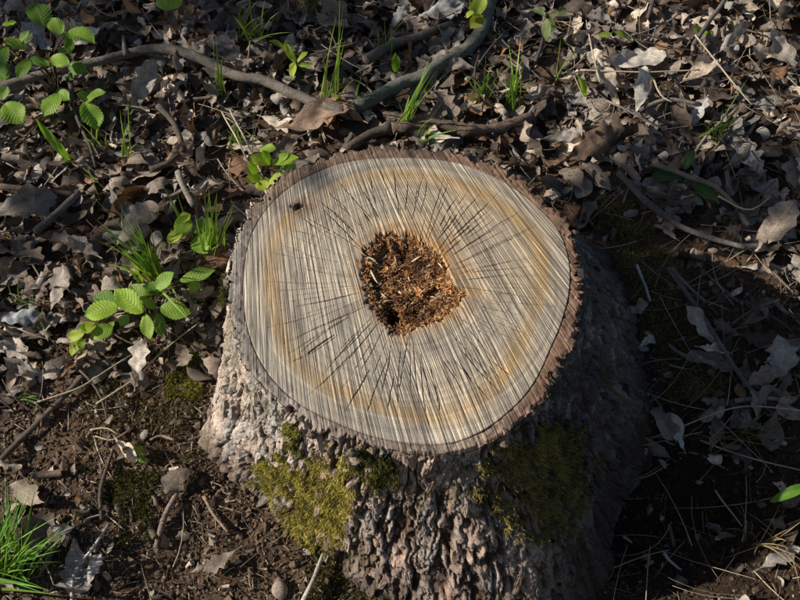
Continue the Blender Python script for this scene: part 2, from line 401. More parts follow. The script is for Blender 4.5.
eb = np.exp(-(hd0 / (0.0022 + 0.0025 * np.clip(noise3(np.cos(TH) * 9, np.sin(TH) * 9, 0.8, 183), 0, 1))) ** 1.5); WZ = WZ - eb * (0.0025 + 0.004 * np.clip(fbm(WX * 200, WY * 200, 0.2, 3, 184), -0.4, 1))
# knot hole near the upper left rim
kp = at(299, 206, H)[:2]; kd = np.hypot((WX - kp[0]) / 1.25, WY - kp[1]) + 0.006 * fbm(WX * 130, WY * 130, 0.4, 3, 64)
WZ = WZ - 0.007 * (1 - sstep(0.002, 0.008, kd))
# colour of the wood itself: weathered grey and tan saw tracks, stains
tan = np.array([0.47, 0.365, 0.235]); grey = np.array([0.32, 0.275, 0.215]); pale = np.array([0.62, 0.525, 0.385])
tr = 0.35 * f + 0.12 * noise3(s_ * 210, d_ * 1.0, 0.3, 70) + 0.3 * noise3(s_ * 640, d_ * 3.0, 0.6, 71) + 0.5 * fbm(WX * 14, WY * 14, 0.6, 4, 72)
w1 = sstep(-0.5, 0.6, tr)[..., None]
colr = grey * (1 - w1) + tan * w1
colr = colr * (1 - 0.55 * sstep(0.5, 1.0, tr)[..., None]) + pale * 0.55 * sstep(0.5, 1.0, tr)[..., None]
streak = noise3(s_ * 300, d_ * 3.0, 0.8, 73) + 1.0 * noise3(s_ * 1300, d_ * 40, 0.8, 173)
dk = sstep(0.25, 0.5, noise3(s_ * 760, d_ * 5.0, 0.1, 174))
colr = colr * (1 + 0.08 * streak - 0.12 * dk)[..., None]
rc = rho / np.mean(r_in) + 0.02 * noise3(WX * 9, WY * 9, 0.1, 74)
rings = noise3(rc * 34, np.cos(TH)[None] * 0.35, np.sin(TH)[None] * 0.35, 177) + 0.7 * noise3(rc * 90, np.cos(TH)[None] * 0.6, np.sin(TH)[None] * 0.6, 178)
colr = colr * (1 + 0.22 * rings)[..., None]
spot = sstep(0.3, 0.7, fbm(WX * 38, WY * 38, 0.9, 3, 179))[..., None]; colr = colr * (1 - 0.22 * spot)
# greyer to the left and front, warmer to the right
gw = np.clip(0.5 + 2.2 * (-(WX - C0[0])) - 1.0 * (WY - C0[1]) + 0.5 * fbm(WX * 8, WY * 8, 0.5, 3, 75), 0, 1)[..., None]
lum = colr.mean(-1, keepdims=True)
colr = colr * (1 - 0.36 * gw) + lum * np.array([1.0, 0.98, 0.94]) * 0.36 * gw
# brown band where heartwood turns to sapwood, and a brown tint round the rotten heart
bandc = 0.85 + 0.035 * noise3(WX * 7, WY * 7, 0.3, 76)
bx_ = rel - bandc; band = np.where(bx_ < 0, np.exp(-(bx_ / 0.075) ** 2), np.exp(-(bx_ / 0.035) ** 2)) * np.clip(0.80 + 0.55 * fbm(WX * 12, WY * 12, 0.3, 4, 77) + 0.2 * tr + 0.15 * (WX - C0[0]) / 0.2, 0, 1)
colr = colr * (1 - 0.66 * band[..., None]) + np.array([0.36, 0.215, 0.075]) * 0.66 * band[..., None]
outer = sstep(0.88, 0.99, rel)[..., None]; colr = colr * (1 - 0.4 * outer) + colr.mean(-1, keepdims=True) * np.array([0.98, 0.86, 0.74]) * 0.4 * outer
hd = rho - r_hole[None]
halo = (0.75 + 0.6 * tr + 0.8 * noise3(WX * 60, WY * 60, 0.3, 175)).clip(0.25, 1.15) * np.exp(-(hd / (0.012 + 0.020 * np.clip(np.cos(TH - 0.7), 0, 1) ** 2 + 0.003 * noise3(np.cos(TH) * 5, np.sin(TH) * 5, 0.3, 78))[...]) ** 1.6)
colr = colr * (1 - 0.85 * halo[..., None]) + np.array([0.36, 0.185, 0.065]) * 0.85 * halo[..., None]
kn = np.exp(-(kd / 0.011) ** 2)[..., None]; colr = colr * (1 - 0.9 * kn) + np.array([0.04, 0.027, 0.02]) * 0.9 * kn
kn2 = np.exp(-(np.hypot((WX - kp[0]) / 1.6 - 0.003, WY - kp[1] + 0.004) / 0.018) ** 2)[..., None]; colr = colr * (1 - 0.4 * kn2) + np.array([0.16, 0.09, 0.045]) * 0.4 * kn2
cb = np.clip(crack * 1.6, 0, 1)[..., None]
colr = colr * (1 - 0.85 * cb) + np.array([0.12, 0.065, 0.028]) * 0.85 * cb
rim = sstep(0.985, 1.0, q + 0 * rho)[..., None]; colr = colr * (1 - 0.4 * rim) + np.array([0.13, 0.09, 0.065]) * 0.4 * rim
V = np.stack([WX, WY, WZ], -1).reshape(-1, 3) - OFF
# skirt into the hollow and into the bark gap
sk0 = np.stack([C0[0] + (r_hole * 0.97) * np.cos(TH), C0[1] + (r_hole * 0.97) * np.sin(TH), np.full(NT, H - 0.05)], -1) - OFF
sk1 = np.stack([C0[0] + (r_in * 0.996) * np.cos(TH), C0[1] + (r_in * 0.996) * np.sin(TH), np.full(NT, H - 0.03)], -1) - OFF
UVW = np.stack([s_, d_], -1).reshape(-1, 2); UVW = np.vstack([UVW[:NT], UVW, UVW[-NT:]])
Vall = np.vstack([sk0, V, sk1]); Call = np.vstack([np.tile([[0.16, 0.075, 0.025]], (NT, 1)), np.clip(colr.reshape(-1, 3), 0.01, 0.9), np.tile([[0.05, 0.035, 0.025]], (NT, 1))])
obj('cut_face', mesh('cut_face', Vall, grid_faces(NR + 2, NT, True), UVW, Call), M_sawn, stump, label='grey and tan sawn wood with saw tracks and radial drying cracks')

# bark: sawn ring on top, then the rough flanks down into the soil
NZ = 150
vz = np.linspace(0, 1, NZ)
zz = H - (H + 0.05) * vz ** 1.08
def flank(vv):
    g = np.clip(vv, 0, 1.2) ** 1.55
    return r_cut[None] * (1 - g) + r_base[None] * g
hv = np.clip((H - zz) / H, 0, 1.18)[:, None]
rad0 = flank(hv) + 0.004 * np.sin(np.pi * np.clip(hv, 0, 1))
cx, cy = np.cos(TH)[None], np.sin(TH)[None]
ZZ = zz[:, None] + 0 * rad0
RM = 0.22
U1 = noise3(cx * RM * 20, cy * RM * 20, ZZ * 14, 81); U2 = noise3(cx * RM * 75, cy * RM * 75, ZZ * 55, 82); U3 = noise3(cx * RM * 190, cy * RM * 190, ZZ * 160, 180)
wu = TH[None] / (2 * math.pi) * 66 + 1.0 * U1 + 0.5 * U2 + 0.22 * U3
wv = ZZ / 0.085 + 0.9 * noise3(cx * RM * 18, cy * RM * 18, ZZ * 18, 83) + 0.55 * noise3(cx * RM * 80, cy * RM * 80, ZZ * 70, 181) + 7
f1, f2, cid = worley(wu, wv, 84, 66)
plate = sstep(0.005, 0.10, f2 - f1)
wu2 = TH[None] / (2 * math.pi) * 120 + 1.1 * U2 + 0.5 * U3
g1, g2, gid = worley(wu2, ZZ / 0.022 + 1.2 * noise3(cx * RM * 50, cy * RM * 50, ZZ * 50, 86) + 0.4 * U3, 87, 120)
flake = sstep(0.0, 0.07, g2 - g1)
big = fbm(cx * RM * 12, cy * RM * 12, ZZ * 6, 3, 88); fine = fbm(cx * RM * 110, cy * RM * 110, ZZ * 75, 4, 89, 0.6)
lay = fbm(cx * RM * 52 + 0.3 * U2, cy * RM * 52, ZZ * 13 + 0.25 * U2, 3, 187, 0.55) * 4.5 + gid * 1.2
terr = (np.floor(lay) + sstep(0.0, 0.28, lay - np.floor(lay))) / 4.5                       # layered flakes with sharp steps
rdg = 1 - np.abs(fbm(cx * RM * 36 + 0.3 * U2, cy * RM * 36, ZZ * 6.5 + 0.3 * U2, 3, 90)) * 2.2
furrow = sstep(0.60, 0.97, rdg)
crk = sstep(0.70, 0.97, 1 - np.abs(fbm(cx * RM * 85 + 0.5 * U2, cy * RM * 85, ZZ * 26 + 0.6 * U2, 3, 190, 0.55)) * 2.3)
grain = fbm(cx * RM * 300, cy * RM * 300, ZZ * 220, 2, 191, 0.6)
disp = -0.0024 * crk + 0.0010 * grain + 0.0046 * (plate - 0.75) * (0.5 + 0.8 * cid) + 0.0040 * terr + 0.0018 * (flake - 0.6) * plate + 0.009 * big + 0.0010 * fine - 0.0070 * furrow
rimv = np.clip(0.5 + 1.5 * noise3(np.cos(TH) * 2.6, np.sin(TH) * 2.6, 0.4, 185), 0.12, 1.0)[None]
teeth = 0.0075 * np.clip(fbm(np.cos(TH) * RM * 62, np.sin(TH) * RM * 62, 0.8, 3, 193, 0.65), -0.7, 0.5)[None] * sstep(-0.5, 0.3, np.sin(TH + 0.6))[None]      # ragged back and right edge
disp = disp * (rimv + (1 - rimv) * sstep(0.0, 0.10, hv)) + teeth * np.exp(-hv * 9)
rad = rad0 + disp
TR = 16
tq = np.linspace(0, 1, TR)[:, None] ** 0.9
r0 = r_in * 1.0015
topr = r0[None] * (1 - tq) + (rad[0] - 0.0008)[None] * tq
topr = np.maximum(topr, r0[None])
TX, TY = C0[0] + topr * cx, C0[1] + topr * cy
ft, ts, td = saw(TX, TY)
TZ = H + 0.0007 * ft - 0.0005 + 0.0016 * noise3(TX * 9, TY * 9, 0.2, 58) - 0.0008 * (1 - sstep(0, 0.12, tq)) - 0.0035 * sstep(0.75, 1.0, tq) * np.clip(0.5 + 1.4 * noise3(TX * 90, TY * 90, 0.5, 91), 0, 1) - 0.0022 * np.clip(fbm(TX * 130, TY * 130, 0.3, 3, 92), 0, 1)
jag = 0.010 * np.clip(fbm(np.cos(TH) * RM * 45, np.sin(TH) * RM * 45, 0.4, 3, 93) + 0.05, 0, 1)
ZZ2 = ZZ - jag[None] * np.exp(-hv * 14) - 0.001
TZ = TZ - jag[None] * sstep(0.8, 1.0, tq) * 0.6
SX, SY = C0[0] + rad * cx, C0[1] + rad * cy
inner = np.stack([C0[0] + r0 * np.cos(TH), C0[1] + r0 * np.sin(TH), np.full(NT, H - 0.03)], -1)[None]
BV = np.stack([SX, SY, ZZ2], -1).reshape(-1, 3)
lipv = np.stack([SX[:1] * 1.0, SY[:1], ZZ2[:1] - 0.004], -1)
RV = np.concatenate([inner, np.stack([TX, TY, TZ], -1), np.stack([SX, SY, ZZ2], -1)[1:2] - np.stack([cx, cy, 0 * cx], -1) * 0.001], 0).reshape(-1, 3)
# bark colours: purplish brown where sawn, pale grey-pink plates, brown furrows, lichen and painted-in shade on the right
tonet = noise3(ts * 260, td * 2, 0.3, 94)
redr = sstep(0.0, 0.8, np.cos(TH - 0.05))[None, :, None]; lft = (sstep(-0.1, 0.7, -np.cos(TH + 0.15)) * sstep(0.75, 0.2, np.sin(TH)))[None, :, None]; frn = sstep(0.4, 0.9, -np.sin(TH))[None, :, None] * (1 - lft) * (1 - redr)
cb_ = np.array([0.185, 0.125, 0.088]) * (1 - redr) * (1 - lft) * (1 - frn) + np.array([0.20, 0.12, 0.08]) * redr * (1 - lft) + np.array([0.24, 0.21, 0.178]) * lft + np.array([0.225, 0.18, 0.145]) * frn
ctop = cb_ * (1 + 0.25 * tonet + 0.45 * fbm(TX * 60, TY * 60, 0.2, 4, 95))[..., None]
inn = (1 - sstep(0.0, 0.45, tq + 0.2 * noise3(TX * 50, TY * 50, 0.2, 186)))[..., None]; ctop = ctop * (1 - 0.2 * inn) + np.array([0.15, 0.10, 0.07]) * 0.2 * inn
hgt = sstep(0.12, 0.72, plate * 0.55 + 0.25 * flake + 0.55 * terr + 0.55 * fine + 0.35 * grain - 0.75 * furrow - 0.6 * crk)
side_l = sstep(-0.25, 0.45, -np.cos(TH + 0.45))[None]          # left to front-left: pale bark, brightened further with painted-in sunlight
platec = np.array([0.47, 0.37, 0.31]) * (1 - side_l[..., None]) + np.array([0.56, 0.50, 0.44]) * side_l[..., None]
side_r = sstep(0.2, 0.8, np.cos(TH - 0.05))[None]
platec = platec * (1 - side_r[..., None]) + np.array([0.10, 0.10, 0.102]) * side_r[..., None]  # shade of the right flank painted in as a darker grey
furc = np.array([0.095, 0.06, 0.042])
cs = furc * (1 - hgt[..., None]) + platec * hgt[..., None]
cs = cs * (0.58 + 0.5 * gid + 0.35 * cid + 0.3 * big)[..., None] * (0.7 + 0.3 * flake)[..., None]
wrm = (cid[..., None] > 0.6) * 1.0; cs = cs * (1 - wrm * np.array([0.0, 0.10, 0.17]))
lich = sstep(0.25, 0.6, fbm(cx * RM * 30, cy * RM * 30, ZZ * 30, 4, 96) + 0.15 * side_r)[..., None] * hgt[..., None]
cs = cs * (1 - 0.5 * lich) + np.array([0.40, 0.42, 0.38]) * 0.5 * lich
grn = (sstep(0.1, 0.5, fbm(cx * RM * 12, cy * RM * 12, ZZ * 10, 3, 97) + 0.5 * np.exp(-((TH[None] - 4.5) / 0.9) ** 2) - 0.15) * 0.4)[..., None]
cs = cs * (1 - grn) + np.array([0.13, 0.115, 0.045]) * grn
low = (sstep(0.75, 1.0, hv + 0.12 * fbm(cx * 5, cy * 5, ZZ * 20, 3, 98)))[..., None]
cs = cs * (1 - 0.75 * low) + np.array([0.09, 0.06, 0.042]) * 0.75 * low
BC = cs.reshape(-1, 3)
RC = np.vstack([np.tile([[0.05, 0.035, 0.025]], (NT, 1)), ctop.reshape(-1, 3), ctop[-1] * 0.8])
RUV = np.stack([ts, td], -1).reshape(-1, 2); RUV = np.vstack([RUV[:NT], RUV, RUV[-NT:]])
obj('bark_rim', mesh('bark_rim', RV - OFF, grid_faces(TR + 2, NT, True), RUV, np.clip(RC, 0.01, 0.8)), M_rim, stump, label='sawn edge of the bark, grey on the left, reddish brown on the right')
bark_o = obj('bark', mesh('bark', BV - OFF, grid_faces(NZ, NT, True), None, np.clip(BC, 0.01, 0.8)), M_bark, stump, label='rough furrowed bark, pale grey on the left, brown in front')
bark_pts = np.stack([SX, SY, ZZ2], -1)                       # rows x columns, used to seat moss and flakes
du = np.roll(bark_pts, -1, 1) - np.roll(bark_pts, 1, 1); dv = np.gradient(bark_pts, axis=0)
smoothn = np.stack([np.cos(TH)[None] + 0 * ZZ, np.sin(TH)[None] + 0 * ZZ, 0.25 + 0.5 * np.clip(hv, 0, 1) + 0 * ZZ], -1)
smoothn /= np.linalg.norm(smoothn, axis=-1, keepdims=True)

# loose bark plates and flakes standing proud of the flanks
def plate_mat():
    m, nt, b = nodes('bark_plate'); oi = nn(nt, 'ShaderNodeObjectInfo'); g = nn(nt, 'ShaderNodeNewGeometry')
    n = noise_node(nt, 260, 6, 0.7, g.outputs['Position'])
    nt.links.new(mixc(nt, 'MULTIPLY', 1.0, oi.outputs['Color'], ramp(nt, n, [(0.3, (0.42, 0.38, 0.36)), (0.5, (0.95, 0.95, 0.95)), (0.7, (1.4, 1.4, 1.4))])), b.inputs['Base Color'])
    b.inputs['Roughness'].default_value = 0.92; b.inputs['Specular IOR Level'].default_value = 0.12; bump(nt, b, n, 1.0, 0.002); return m
M_plate = plate_mat(); prng = np.random.default_rng(19); plate_me = []
for k in range(14):
    a = np.arange(11) / 11 * 2 * math.pi; r_ = 0.5 * (1 + 0.5 * prng.normal(0, 0.45, 11)).clip(0.35, 1.5)
    ox, oy = r_ * np.cos(a) * prng.uniform(0.35, 0.6), r_ * np.sin(a) * 1.1                     # x across, y along the trunk, z outwards
    zt = 0.10 + 0.10 * prng.normal(0, 0.5, 11)
    V = np.vstack([np.stack([ox * 1.12, oy * 1.12, np.full(11, -0.28)], -1), np.stack([ox, oy, zt * 0.35], -1), np.stack([ox * 0.55, oy * 0.55, 0.05 + 0.04 * prng.normal(0, 1, 11)], -1), [[0, 0, 0.05]]])
    j = np.arange(11); q4 = lambda o: np.stack([o + j, o + (j + 1) % 11, o + 11 + (j + 1) % 11, o + 11 + j], -1)
    plate_me.append(mesh('bark_plate', V, [np.vstack([q4(0), q4(11)]), np.stack([22 + j, 22 + (j + 1) % 11, np.full(11, 33)], -1)], None, None, False))
ok_ = np.argwhere((hv[:, :1] + 0 * ZZ > 0.05) & (hv[:, :1] + 0 * ZZ < 0.97) & (np.sin(TH)[None] < 0.55) & (furrow < 0.35))
taken = []
for tr_ in range(6000):
    if len(taken) >= 240: break
    i, j = ok_[prng.integers(len(ok_))]; p = bark_pts[i, j]
    if any((p[0] - t[0]) ** 2 + (p[1] - t[1]) ** 2 + (p[2] - t[2]) ** 2 < 0.0125 ** 2 for t in taken): continue
    if (p - CAM) @ smoothn[i, j] > 0: continue
    taken.append(p); nrm = smoothn[i, j]; up_ = np.array([0, 0, 1.0]) - nrm * nrm[2]; up_ /= np.linalg.norm(up_); sd_ = np.cross(up_, nrm)
    an = prng.normal(0, 0.3); u2 = up_ * math.cos(an) + sd_ * math.sin(an); s2 = np.cross(u2, nrm)
    n2 = nrm + prng.normal(0, 0.16, 3); n2 /= np.linalg.norm(n2); s2 = np.cross(u2, n2); s2 /= np.linalg.norm(s2); u2 = np.cross(n2, s2)
    sz = prng.uniform(0.009, 0.023); o = obj('bark_plate', plate_me[prng.integers(14)], M_plate, stump)
    pl = p + nrm * 0.0006 - OFF
    o.matrix_local = Matrix([[s2[0] * sz, u2[0] * sz * 1.25, n2[0] * sz, pl[0]], [s2[1] * sz, u2[1] * sz * 1.25, n2[1] * sz, pl[1]], [s2[2] * sz, u2[2] * sz * 1.25, n2[2] * sz, pl[2]], [0, 0, 0, 1]])
    c = platec[0, j] * prng.uniform(0.45, 0.95) * (np.array([1, 0.97, 0.93]) if prng.random() < 0.7 else np.array([1.0, 0.85, 0.72]))  # plates carry the same painted sun and shade as the flank
    if p[2] < 0.06: c = c * 0.7
    o.color = (*c, 1)

# rotten heart: a crumbling floor sunk below the cut
NH = 60
hq = np.linspace(0, 1, NH)[:, None]
HRAD = r_hole[None, ::4] * 0.985 * hq
th2 = TH[::4][None]
HX, HY = C0[0] + HRAD * np.cos(th2), C0[1] + HRAD * np.sin(th2)
def heart_z(x, y, qq):
    wall = sstep(1.0, 0.72, qq)
    z = H - 0.004 - 0.011 * wall + 0.0065 * fbm(x * 70, y * 70, 0.4, 4, 101) * wall + 0.006 * noise3(x * 28, y * 28, 0.4, 102) * wall
    p = at(393, 321, H - 0.02)[:2]; dd = np.hypot((x - p[0]) / 0.0075, (y - p[1]) / 0.0105) + 0.5 * noise3(x * 220, y * 220, 0.5, 192)
    z = z - 0.045 * np.exp(-dd ** 4) * (qq < 0.99)
    p = at(405, 250, H - 0.02)[:2]; dd = np.hypot((x - p[0]) / 0.010, (y - p[1]) / 0.010)
    return z - 0.014 * np.exp(-dd ** 2) * wall
HZ = heart_z(HX, HY, hq)
hc = np.array([0.19, 0.085, 0.032]) * (1 + 0.7 * fbm(HX * 90, HY * 90, 0.2, 3, 103) + 0.4 * noise3(HX * 300, HY * 300, 0.1, 104))[..., None]
obj('rotten_heart', mesh('rotten_heart', np.stack([HX, HY, HZ], -1).reshape(-1, 3) - OFF, grid_faces(NH, NT // 4, True), None, np.clip(hc.reshape(-1, 3), 0.012, 1)), M_chip, stump, label='crumbling orange brown rotten heartwood in a sunken hollow')
# splinters in the heart
bx = np.array([[-1,-1,-1],[1,-1,-1],[1,1,-1],[-1,1,-1],[-1,-1,1],[1,-1,1],[1,1,1],[-1,1,1]], float) * 0.5
bx[[1, 2, 5, 6], 1] *= 0.5; bx[[0, 3, 4, 7], 2] *= 0.6
bxf = np.array([[0,3,2,1],[4,5,6,7],[0,1,5,4],[1,2,6,5],[2,3,7,6],[3,0,4,7]])
n = 5200
aa = rng.integers(0, NT, n); qq = np.sqrt(rng.uniform(0, 1, n)) * 0.97
px_, py_ = C0[0] + r_hole[aa] * qq * np.cos(TH[aa]), C0[1] + r_hole[aa] * qq * np.sin(TH[aa])
pz_ = heart_z(px_, py_, qq) + rng.uniform(0.0, 0.003, n)
Mx = rot(n, 0.45)
L = rng.gamma(2.2, 0.0018, n) + 0.0012; Wd = rng.uniform(0.0004, 0.0017, n); Td = rng.uniform(0.0003, 0.0008, n)
Mx = Mx * np.stack([L, Wd, Td], -1)[:, None, :]
cc = np.array([0.34, 0.155, 0.06]) * rng.uniform(0.35, 1.5, n)[:, None]
pal = rng.random(n) < 0.30; cc[pal] = np.array([0.58, 0.38, 0.19]) * rng.uniform(0.7, 1.2, pal.sum())[:, None]
blot = noise3(px_ * 45, py_ * 45, 0.7, 188); cc = cc * np.clip(0.95 + 0.9 * blot, 0.35, 1.5)[:, None]; drk = rng.random(n) < 0.2 + 0.3 * (blot < -0.2); cc[drk] = np.array([0.07, 0.032, 0.018]) * rng.uniform(0.6, 1.4, drk.sum())[:, None]
bag = Bag(); bag.many(bx, bxf, Mx, np.stack([px_, py_, pz_], -1) - OFF, cc)
obj('wood_crumbs', bag.mesh('wood_crumbs', False), M_chip, stump, kind='stuff', label='loose orange brown wood crumbs filling the rotten heart')
# the larger pale shavings, each on its own
shav = [(374,279,14,2),(378,287,16,0.6),(383,297,15,2.2),(388,303,14,0.4),(380,306,12,1.2),(409,279,10,1.8),(437,301,12,0.5),(433,297,9,2.8),(424,293,8,1.0),(440,270,8,2.0),(416,262,8,0.4),(394,262,9,1.6),(372,264,8,2.6),(448,298,7,0.9),(430,268,8,0.2),(399,292,8,2.4),(412,305,7,0.7),(404,243,7,0.1)]
for k, (a, b, l, ang) in enumerate(shav):
    p = at(a, b, H - 0.012); qz = np.hypot(p[0] - C0[0], p[1] - C0[1]) / np.interp(math.atan2(p[1] - C0[1], p[0] - C0[0]) % (2 * math.pi), TH, r_hole)
    z = heart_z(p[0], p[1], min(qz, 0.97)) + 0.004
    ll = rng.uniform(0.7, 1.5) * l / 845; u = np.linspace(-0.5, 0.5, 5)
    path = np.stack([u * ll * math.cos(ang), u * ll * math.sin(ang), 0.0015 * np.cos(u * 3) + u * rng.normal(0, 0.004)], -1); path[:, 0] += rng.normal(0, 0.004) * (0.25 - u * u); path[:, 1] += rng.normal(0, 0.004) * (0.25 - u * u)
    Vt, Ft = tube(path, np.array([0.35, 1, 1.1, 0.9, 0.3]) * rng.uniform(0.0006, 0.0012), 5)
    c = np.array([0.68, 0.54, 0.37]) * rng.uniform(0.75, 1.1)
    obj('wood_shaving', mesh('wood_shaving', Vt + np.array([p[0], p[1], z]) - OFF, Ft, None, np.tile(c, (len(Vt), 1)), False), M_chip, stump)

# ------------------------------------------------------------------ moss
def strands(P, N, length, width, col, lean=0.7, rg=rng):
    """moss shoots: a bent three-cornered spike at each point"""
    n = len(P)
    dirv = N + rg.normal(0, lean, (n, 3)) * 0.55; dirv /= np.linalg.norm(dirv, axis=1)[:, None]
    side = np.cross(dirv, rg.normal(0, 1, (n, 3))); side /= np.linalg.norm(side, axis=1)[:, None] + 1e-9
    ln = length * rg.uniform(0.5, 1.35, n)[:, None]; w = width * rg.uniform(0.7, 1.3, n)[:, None]
    d2 = dirv + rg.normal(0, 0.35, (n, 3)) - np.array([0, 0, 0.25])
    a = P - side * w; b = P + side * w; m = P + dirv * ln * 0.55; c = m - side * w * 0.9; d = m + side * w * 0.9; e = m + d2 * ln * 0.5
    V = np.stack([a, b, d, c, e], 1).reshape(-1, 3); k = (np.arange(n) * 5)[:, None]
    return V, [np.array([[0, 1, 2, 3]]) + k, np.array([[3, 2, 4]]) + k], np.repeat(col, 5, 0) * np.tile(np.array([0.7, 0.7, 1, 1, 1.25]), n)[:, None]
def moss_on_bark(poly, dens, length, c0, c1, label, soft=11):
    px, py = to_px(bark_pts)
    face = np.einsum('ijk,ijk->ij', smoothn, CAM - bark_pts) > 0
    nz = noise3(bark_pts[..., 0] * 60, bark_pts[..., 1] * 60, bark_pts[..., 2] * 60, 111)
    inside = in_poly(px + soft * nz * 2, py + soft * noise3(bark_pts[..., 0] * 60, bark_pts[..., 1] * 60, bark_pts[..., 2] * 60 + 9, 112) * 2, poly) & face & (bark_pts[..., 2] > -0.01)
    idx = np.argwhere(inside)
    gate = noise3(bark_pts[..., 0] * 34, bark_pts[..., 1] * 34, bark_pts[..., 2] * 34, 119) + 0.6 * noise3(bark_pts[..., 0] * 110, bark_pts[..., 1] * 110, bark_pts[..., 2] * 110, 120) + 0.35 * (0.5 - furrow)
    idx = np.argwhere(inside & (gate > -0.08 + 0.12 * rng.normal(0, 1, gate.shape)))
    pick = idx[rng.integers(0, len(idx), dens)]
    P = bark_pts[pick[:, 0], pick[:, 1]] + rng.normal(0, 0.0012, (dens, 3)); N = smoothn[pick[:, 0], pick[:, 1]]
    mound = np.clip(noise3(P[:, 0] * 45, P[:, 1] * 45, P[:, 2] * 45, 113) + 0.35, 0, 1)
    P = P + N * (0.007 * mound * rng.uniform(0.2, 1, dens))[:, None]
    t = np.clip(0.5 + 0.8 * noise3(P[:, 0] * 28, P[:, 1] * 28, P[:, 2] * 28, 114) + rng.normal(0, 0.3, dens), 0, 1)[:, None]
    V, F, c = strands(P, N, length, 0.00055, np.array(c0) * (1 - t) + np.array(c1) * t)
    b = Bag(); b.add(V, F, c)
    return obj('moss_patch', b.mesh('moss_patch', True), M_moss, label=label, cat='moss', kind='stuff')
def moss_on_soil(poly, dens, length, c0, c1, label, soft=10):
    poly = np.array(poly, float); lo, hi = poly.min(0), poly.max(0)
    a = rng.uniform(lo[0] - 10, hi[0] + 10, dens * 3); b_ = rng.uniform(lo[1] - 10, hi[1] + 10, dens * 3)
    ok = in_poly(a + soft * noise3(a / 22, b_ / 22, 0.5, 115) * 2, b_ + soft * noise3(a / 22, b_ / 22, 5.5, 116) * 2, poly)
    a, b_ = a[ok][:dens], b_[ok][:dens]
    P = at(a, b_, 0.0); P[:, 2] = gh(P[:, 0], P[:, 1])
    mound = np.clip(noise3(P[:, 0] * 40, P[:, 1] * 40, 0.3, 117) + 0.4, 0, 1.2); P[:, 2] += 0.009 * mound * rng.uniform(0.1, 1, len(P))
    rr = np.hypot(P[:, 0] - C0[0], P[:, 1] - C0[1]); lim = np.interp(np.arctan2(P[:, 1] - C0[1], P[:, 0] - C0[0]) % (2 * math.pi), TH, r_base)
    P = P[rr > lim - 0.005]; n = len(P)
    t = np.clip(0.5 + 0.8 * noise3(P[:, 0] * 28, P[:, 1] * 28, 0.7, 118) + rng.normal(0, 0.22, n), 0, 1)[:, None]
    V, F, c = strands(P, np.tile([[0, 0, 1.0]], (n, 1)), length, 0.00055, np.array(c0) * (1 - t) + np.array(c1) * t, 0.9)
    b = Bag(); b.add(V, F, c)
    return obj('moss_patch', b.mesh('moss_patch', True), M_moss, label=label, cat='moss', kind='stuff')
ylw, olv, dgr = (0.27, 0.24, 0.055), (0.12, 0.11, 0.03), (0.06, 0.06, 0.02)
moss_on_bark([(252,468),(282,460),(312,462),(332,452),(350,466),(354,490),(350,522),(332,556),(300,548),(282,524),(272,500),(254,488)], 14000, 0.0058, (0.12, 0.10, 0.03), (0.46, 0.39, 0.09), 'bright yellow green moss cushion low on the front left bark')
moss_on_bark([(482,462),(500,450),(530,440),(548,424),(582,440),(590,490),(572,540),(530,546),(498,514),(480,488)], 12500, 0.0058, (0.11, 0.09, 0.035), (0.33, 0.265, 0.085), 'olive brown moss cushion on the bark at the front right')
moss_on_bark([(355,455),(395,458),(392,490),(365,485)], 2200, 0.006, dgr, olv, 'thin dull moss just under the rim at the front', 8)
moss_on_bark([(540,425),(556,424),(556,436),(540,437)], 900, 0.006, olv, ylw, 'tiny yellow moss tuft under the right front rim', 3)
moss_on_bark([(213,278),(226,270),(230,300),(220,310)], 1200, 0.006, dgr, olv, 'narrow moss strip on the left edge of the bark', 4)
moss_on_bark([(288,420),(300,430),(300,455),(290,450)], 900, 0.006, olv, ylw, 'slim moss streak between pale bark plates', 3)
moss_on_soil([(578,200),(625,205),(672,250),(690,315),(735,360),(722,405),(668,390),(640,330),(610,250)], 15000, 0.008, (0.12, 0.10, 0.045), (0.27, 0.22, 0.09), 'dark moss carpet on the shaded soil right of the stump')
moss_on_soil([(165,362),(198,345),(214,352),(206,396),(182,398)], 4500, 0.007, dgr, ylw, 'green moss patch on the soil at the left foot')
moss_on_soil([(110,478),(150,478),(158,530),(118,538)], 3000, 0.006, dgr, olv, 'sparse moss patch on bare soil below the bright seedling', 16)
moss_on_soil([(100,370),(215,380),(200,450),(160,470),(90,440)], 2600, 0.005, (0.09,0.075,0.025), olv, 'very sparse greenish moss film on the soil left of the bark', 30)
moss_on_soil([(315,562),(420,572),(430,612),(300,612)], 3500, 0.007, dgr, olv, 'sparse moss on the soil at the front foot of the stump', 16)

